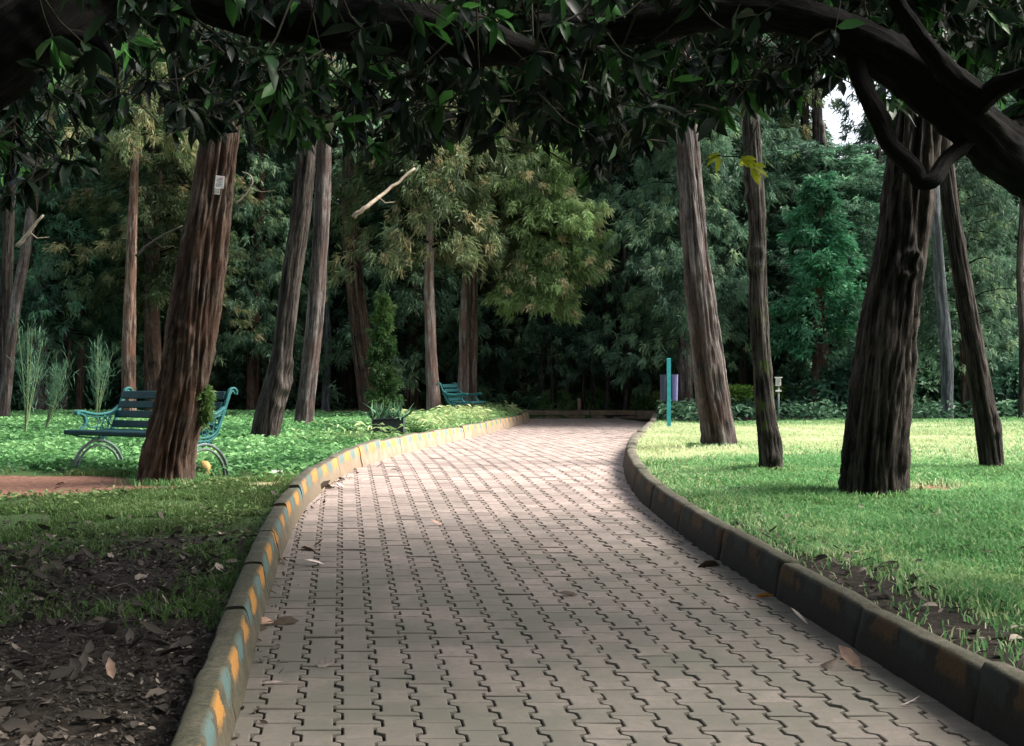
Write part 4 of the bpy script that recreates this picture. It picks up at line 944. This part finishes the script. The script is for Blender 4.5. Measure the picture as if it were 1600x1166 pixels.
b2 = copy_tree(bench); x, y = (721-800)/F*29, 29.0; b2.scale = (.95,)*3; b2.location = (x, y, gz(x, y)-.03); b2.rotation_euler = (0, 0, R(80)); b2['label'] = 'small distant teal park bench among the weeds in front of the pale trunks'

# ------------------------------------------------------------------ bin on a post, sign post, planter, small things
def bin_post():
    x, y = hit(1045, 670); y = 26.5 if y > 30 else y; s = 1/F*y; x = (1045-800)*s; z0 = gz(x, y)
    o = empty('litter_bin', (x, y, z0)); tag(o, 'purple-blue litter bin on a tall teal post at the edge of the right lawn', 'litter bin')
    mb = MB(); mb.box((0,0,(670-560)*s/2), (6.2*s, .05, (670-560)*s), bev=.006); mb.build('post', M_TEALP, o)
    zc = z0*0 + (670-606)*s; H = 41*s
    for nm, cx, wd, mt in (('bin', 9*s, 12*s, M_PURP), ('bin', -7*s, 11*s, M_NAVY)):
        b = MB(); V = []; n = 16
        for k, (zz, f) in enumerate(((-.5,.86),(-.46,.88),(.44,1.0),(.47,1.04),(.5,1.04),(.5,.94),(.1,.86))):
            for i in range(n):
                t = 2*math.pi*i/n; V.append((cx + math.copysign(abs(math.cos(t))**.6, math.cos(t))*wd/2*f, .10 + math.copysign(abs(math.sin(t))**.6, math.sin(t))*.13*f, zc + zz*H))
        Fs = [(k*n+i, k*n+(i+1)%n, (k+1)*n+(i+1)%n, (k+1)*n+i) for k in range(6) for i in range(n)] + [tuple(range(n-1,-1,-1)), tuple(6*n+i for i in range(n))]
        b.add(V, Fs); bo = b.build(nm, mt, o)
    c = MB(); c.box((2*s, .02, zc+H*.44), (22*s, .03, .03)); c.box((2*s, .02, zc-H*.47), (16*s, .03, .03)); c.build('bracket', M_IRON, o)
M_TEALP = plain('post_teal', (.03,.30,.34), .5, .4, .15); M_PURP = plain('bin_purple', (.10,.105,.25), .55, .4, .15); M_NAVY = plain('bin_navy', (.02,.03,.06), .6, .4, .2)
bin_post()
M_WHITE = plain('white_metal', (.66,.65,.62), .5, .4, .1); M_GREYP = plain('grey_pole', (.16,.18,.17), .5, .5)
def signpost():
    y = 27.0; s = y/F; x = (1214-800)*s; o = empty('sign_post', (x, y, gz(x, y))); tag(o, 'small white notice box on a thin grey pole beside the mossy trunk', 'sign post')
    z = lambda py: CAMZ + (HZ-py)*s - gz(x, y)
    mb = MB(); mb.tube([(.03,0,-.05), (.03,0,z(604))], .018, 8); mb.build('pole', M_GREYP, o, True)
    mb = MB(); mb.box((.02,-.03,z(597)), (8*s, .05, 13*s), bev=.008); mb.box((.02,-.03,z(590)), (12*s, .09, 1.6*s)); mb.box((.02,-.03,z(611)), (9*s, .05, 3*s), bev=.005); b = mb.build('notice_box', M_WHITE, o)
    mb = MB(); mb.box((.02,-.06,z(597)), (5*s, .012, 9*s)); mb.build('panel', plain('panel_grey', (.38,.36,.34), .6), b)
signpost()
def planter():
    x, y = hit(604, 677); s = y/F; o = empty('planter', (x, y+.2, gz(x, y)), R(8)); tag(o, 'black trough planter with strap-leaved plants lying by the left kerb', 'planter')
    w_, h = 48*s, 23*s; mb = MB(); mt = M_BLACKP
    mb.box((0,0,h/2), (w_, .30, h), rot=Matrix.Rotation(R(-4), 4, 'Y'), bev=.015); mb.box((-.0,0,h*.97), (w_*1.04, .34, .03), rot=Matrix.Rotation(R(-4), 4, 'Y'), bev=.008); mb.build('trough', mt, o)
    mb = MB(); mb.box((w_*.52,0,h*.5), (.03,.33,h*1.0), bev=.006); mb.build('end_panel', plain('end_panel_grey', (.15,.2,.2), .6), o)
    rs = np.random.RandomState(5); n = 70; b = np.column_stack([rs.uniform(-w_*.5,w_*.5,n), rs.uniform(-.12,.12,n), np.full(n,h*.9)]); d = rs.normal(0,.6,(n,3)); d[:,2] = np.abs(d[:,2])+.5; d /= np.linalg.norm(d,axis=1)[:,None]
    V, Q = lance(b, d, rs.normal(0,1,(n,3)), .30*rs.uniform(.5,1.2,n), .035*rs.uniform(.7,1.3,n), rs.uniform(.2,.9,n)); link('plants', npmesh('plants', V, [Q], [FO_SHRUB], {'tint': ('f', np.repeat(rs.rand(n),12))}), o)
M_BLACKP = plain('black_plastic', (.014,.018,.02), .45, .4, .3)
planter()
def rock(name, px, py, dims, mat, label, seed, cat='rock', sub=True):
    x, y = hit(px, py); rs = np.random.RandomState(seed); n1, n2 = 16, 10; V = []
    for i in range(n2+1):
        for j in range(n1):
            a = math.pi*i/n2; b = 2*math.pi*j/n1; p = np.array([math.sin(a)*math.cos(b), math.sin(a)*math.sin(b), math.cos(a)])
            p = np.sign(p)*np.abs(p)**.8; p *= 1 + .5*(float(vnoise(p[0]*1.8+seed, p[1]*1.8, p[2]*1.8, seed))-.5) + .12*(float(vnoise(p[0]*6, p[1]*6, p[2]*6, seed))-.5); V.append(p*np.array(dims)/2)
    Q = [(i*n1+j, i*n1+(j+1)%n1, (i+1)*n1+(j+1)%n1, (i+1)*n1+j) for i in range(n2) for j in range(n1)]
    o = link(name, npmesh(name, V, [Q], [mat], smoothf=True), None, (x, y+dims[1]/2, gz(x, y+dims[1]/2)+dims[2]*.12)); return tag(o, label, cat)
M_YST = plain('yellow_painted_stone', (.30,.20,.07), .75, .3, .3, 12); M_DST = plain('dark_stone', (.03,.028,.022), .9, .2, .5, 18)
rock('painted_stone', 318, 742, (.12,.12,.20), M_YST, 'yellow painted stone at the foot of the big red trunk under the bench', 3)
rock('dark_stone', 303, 740, (.16,.14,.14), M_DST, 'dark lump beside the yellow painted stone', 4)
rock('tree_stump', 1168, 775, (.30,.22,.10), M_DST, 'dark weathered stump remnant in the right lawn', 6, 'stump')
rock('dark_clod', 1147, 822, (.13,.10,.035), M_DST, 'small dark clod of soil in the grass just behind the right kerb', 8, 'clod')
rock('dark_clod', 1085, 742, (.12,.10,.03), M_DST, 'small dark clod on the dry grass near the leaning grey trunk', 9, 'clod')
def stake():
    d = 37.6; x = (905-800)/F*d; mb = MB(); mb.tube([(0,0,-.05),(.005,0,.2),(0,0,.42)], [.07,.06,.055], 10)
    o = mb.build('wooden_stake', plain('pinkish_wood', (.48,.30,.24), .8), None, True); o.location = (x, d, gz(x, d)); tag(o, 'short pinkish wooden stake behind the far kerb', 'stake')
stake()
def paper(px, py, s_, label, mat, seed=3):
    x, y = hit(px, py); rs = np.random.RandomState(seed); n = 7; V = []
    for i in range(n):
        for j in range(n): V.append(((i/(n-1)-.5)*s_, (j/(n-1)-.5)*s_*.7, .02+abs(rs.normal(0,.018))))
    Q = [(i*n+j, (i+1)*n+j, (i+1)*n+j+1, i*n+j+1) for i in range(n-1) for j in range(n-1)]
    o = link('crumpled_paper', npmesh('crumpled_paper', V, [Q], [mat], smoothf=False), None, (x, y, gz(x, y)+.03)); tag(o, label, 'litter')
M_PAPER = plain('white_paper', (.75,.73,.72), .8, .2, .08)
paper(433, 747, .11, 'crumpled white paper in the grass beside the left kerb', M_PAPER)
# fallen leaves one can count on the paving
M_LF = {'tan': plain('leaf_tan', (.42,.27,.20), .8), 'dark': plain('leaf_dark', (.07,.05,.035), .8), 'white': plain('leaf_pale', (.58,.48,.42), .8), 'orange': plain('leaf_orange', (.50,.24,.05), .7)}
for k, (px, py, c, L, lab) in enumerate(((507,884,'white',.14,'pale curled leaf on the paving right of the leaf heap'),(470,858,'tan',.17,'tan curled leaf at the foot of the left kerb'),(489,856,'dark',.13,'dark leaf touching the tan curled leaf'),
    (446,882,'tan',.10,'small tan leaf tucked against the left kerb below the tan curled leaf'),(430,975,'tan',.17,'largest tan leaf of the heap at the left kerb'),(418,985,'dark',.12,'dark leaf under the tan one of the heap at the left kerb'),(468,972,'dark',.16,'dark two-lobed leaf right of the heap at the left kerb'),
    (494,1040,'white',.12,'pale leaf on the pavers below the dark two-lobed leaf'),(410,1072,'white',.10,'thin pale leaf near the bottom of the left kerb'),(691,821,'tan',.11,'small pinkish leaf alone in the middle of the paving'),(903,932,'white',.12,'dry pale sprig in the middle of the paving'),
    (1180,936,'orange',.11,'flat orange leaf near the right kerb'),(1345,1048,'tan',.15,'upright folded leaf leaning by the right kerb'),(1262,978,'white',.13,'curled pale leaf stalk standing beside the right kerb'),(1280,1042,'white',.12,'whitish flat leaf scrap left of the upright folded leaf'),
    (1403,1105,'white',.10,'pale forked twig piece near the lower right kerb'),(496,769,'dark',.17,'dark pointed leaf at the bend of the left kerb'),(520,764,'dark',.16,'dark narrow leaf lying right of the pointed one at the kerb bend'),(538,763,'white',.12,'pale narrow leaf on the paving at the kerb bend'),
    (563,752,'white',.10,'small white leaf farther along the paving by the striped kerb'),(558,735,'dark',.12,'dark leaf against the striped kerb'),(588,731,'dark',.09,'small dark leaf beside the striped kerb'),(610,735,'dark',.09,'farther small dark leaf on the paving'),(526,754,'tan',.14,'brown leaf by the foot of the striped kerb'),(1125,885,'dark',.17,'long dark fallen leaf in the shade of the right kerb'),(1068,850,'dark',.13,'dark leaf in the shade where the right kerb bends'))):
    x, y = hit(px, py); rs = np.random.RandomState(k+500); n = 1; a = rs.uniform(-.7, .7) + (math.pi if rs.rand() < .5 else 0); upr = .9 if k in (12, 13, 16) else rs.uniform(.05, .3)
    d = np.array([[math.cos(a), math.sin(a), upr]]); d /= np.linalg.norm(d); nr = rs.normal(0, .5, (1,3)) + [0,-.3,1]
    V, Q = lance(np.zeros((1,3)), d, nr, np.array([L]), np.array([L*(.13 if k in (13,15,8) else .42)]), np.array([rs.uniform(-.3,.45)]))
    V2 = V.copy(); V2[:,2] += .0015; V = np.concatenate([V, V2]); Q = np.concatenate([Q[:, ::-1], Q+12])
    o = link('fallen_leaf', npmesh('fallen_leaf', V, [Q], [M_LF[c]]), None, (x, y, float(zpath(y))+.008)); tag(o, lab, 'leaf', 'fallen leaves on the paving')
# dead twig on the lawn, large leaf on the soil
def lawn_twig():
    x, y = hit(1470, 815); mb = MB(); mb.tube(bez([(-.22,0,.04),(-.08,.05,.07),(.05,-.02,.06),(.12,-.1,.03)],5), .008, 6); mb.tube(bez([(-.02,.02,.07),(.02,.15,.11),(.0,.3,.05)],5), .005, 5)
    o = mb.build('dead_twig', M_DEAD, None, True); o.scale = (.7,)*3; o.location = (x, y, gz(x, y)); tag(o, 'pale forked dead twig in the grass right of the thickest trunk', 'twig')
lawn_twig()
x, y = hit(178, 1066); V, Q = lance(np.zeros((1,3)), np.array([[-.25,.1,.95]]), np.array([[.2,-1,.2]]), np.array([.10]), np.array([.045]), np.array([.3]))
o = link('fallen_leaf', npmesh('fallen_leaf', V, [Q], [M_LF['tan']]), None, (x, y, gz(x, y)+.01)); tag(o, 'upright peach-coloured dead leaf on the dark soil at lower left', 'leaf')
# plates nailed to the big red trunk
def plate(px, py, wpx, hpx, label, lines, seed):
    y = T1.location.y; s = y/F; k = np.interp(py, [200, 300], [52, 60])/2*s
    c = at(px, py, y); ax = at(np.interp(py, [300, 200], [332, 345]), py, y); off = c.x-ax.x; yy_ = y - math.sqrt(max(.0, (k*1.22)**2 - off*off)) - .015
    rz = math.atan2(off, k)*.6
    o = empty('name_plate', (c.x, yy_, c.z), rz); o.rotation_euler = (0, R(6), rz); tag(o, label, 'plate')
    mb = MB(); mb.box((0,0,0), (wpx*s, .006, hpx*s), bev=.001); mb.build('plate', M_WHITE, o)
    return o, s
M_INK = plain('grey_ink', (.22,.20,.20), .7); M_INKR = plain('red_ink', (.55,.22,.20), .7)
o, s = plate(351, 290, 13.5, 19, 'upper white plate with faint print nailed to the big red trunk', 4, 1)
mb = MB(); rs = np.random.RandomState(2)
for r_ in range(5):
    for q in range(4):
        if rs.rand() < .85: mb.box(((q-1.5)*2.4*s + rs.uniform(-.3,.3)*s, -.0042, (r_-2.4)*2.6*s), (1.7*s, .001, 1.1*s))
mb.build('print', M_INK, o); mb = MB(); mb.box((1.6*s, -.0042, 6.4*s), (5*s, .001, 1.5*s)); mb.build('heading', M_INKR, o)
o, s = plate(347.5, 304, 8, 10.5, 'lower smaller white number plate on the big red trunk', 0, 2)
tc = bpy.data.curves.new('number', 'FONT'); tc.body = '23'; tc.size = 8*s; tc.align_x = 'CENTER'; tc.align_y = 'CENTER'; tc.extrude = .0005
to = bpy.data.objects.new('number', tc); COL.objects.link(to); bpy.context.view_layer.update()
dg = bpy.context.evaluated_depsgraph_get(); me = bpy.data.meshes.new_from_object(to.evaluated_get(dg)); bpy.data.objects.remove(to); me.materials.clear(); me.materials.append(M_INK)
n_ = link('number', me, o); n_.location = (0, -.0045, 0); n_.rotation_euler = (R(90), 0, 0)
# distant parked things beyond the left trees
def far_car():
    d = 62; s = d/F; x = (85-800)*s; z = gz(x, d); o = empty('parked_car', (x, d, z)); tag(o, 'pale car glimpsed through the trees at far left', 'car')
    V = []; prof = [(-2.1,.35),(-2.1,.75),(-1.5,.9),(-.9,1.35),(.7,1.38),(1.3,.95),(2.0,.85),(2.1,.35)]
    mb = MB(); n = len(prof); V = [(a, -.8, b) for a, b in prof] + [(a, .8, b) for a, b in prof]
    mb.add(V, [tuple(range(n)), tuple(range(2*n-1, n-1, -1))] + [(i, n+i, n+(i+1)%n, (i+1)%n) for i in range(n)]); mb.build('body', M_WHITE, o)
    for a in (-1.3, 1.3): mb = MB(); mb.tube([(a,-.84,.33),(a,-.6,.33)], .33, 16); mb.build('wheel', M_BLACKP, o)
    mb = MB(); mb.add([(-.85,-.81,.92),(.95,-.81,.95),(.6,-.81,1.28),(-.75,-.81,1.27)], [(0,1,2,3)]); mb.build('window', M_NAVY, o)
far_car()
x, y = (124-800)/F*50, 50; mb = MB(); mb.add([(-.55,-.4,0),(.55,-.4,0),(.55,.4,0),(-.55,.4,0),(-.35,-.1,.62),(.4,-.05,.55),(.3,.2,.5),(-.3,.2,.55)], [(0,1,5,4),(1,2,6,5),(2,3,7,6),(3,0,4,7),(4,5,6,7)])
o = mb.build('blue_tarpaulin', plain('blue_sheet', (.08,.16,.60), .5)); o.location = (x, y, gz(x, y)+.3); tag(o, 'small bright blue covered heap seen beyond the left trees', 'tarpaulin')
def barrier():
    d = 52; s = d/F; x = (622-800)*s; o = empty('striped_barrier', (x, d, gz(x, d))); tag(o, 'orange and white striped barrier glimpsed through trunks left of the far bench', 'barrier')
    a = MB(); b = MB()
    for k in range(8): (a if k % 2 else b).add([(-1.4+k*.35,0,.35),(-1.05+k*.35,0,.35),(-.8+k*.35,0,1.3),(-1.15+k*.35,0,1.3),(-1.4+k*.35,.06,.35),(-1.05+k*.35,.06,.35),(-.8+k*.35,.06,1.3),(-1.15+k*.35,.06,1.3)], [(0,1,2,3),(7,6,5,4),(0,4,5,1),(3,2,6,7),(0,3,7,4),(1,5,6,2)])
    a.build('orange_stripes', plain('orange_paint', (.60,.22,.10), .6), o); b.build('white_stripes', M_WHITE, o)
    c = MB()
    for q in (-1.2, 1.2): c.box((q,.1,.6), (.07,.07,1.3))
    c.build('post', M_GREYP, o)
barrier()
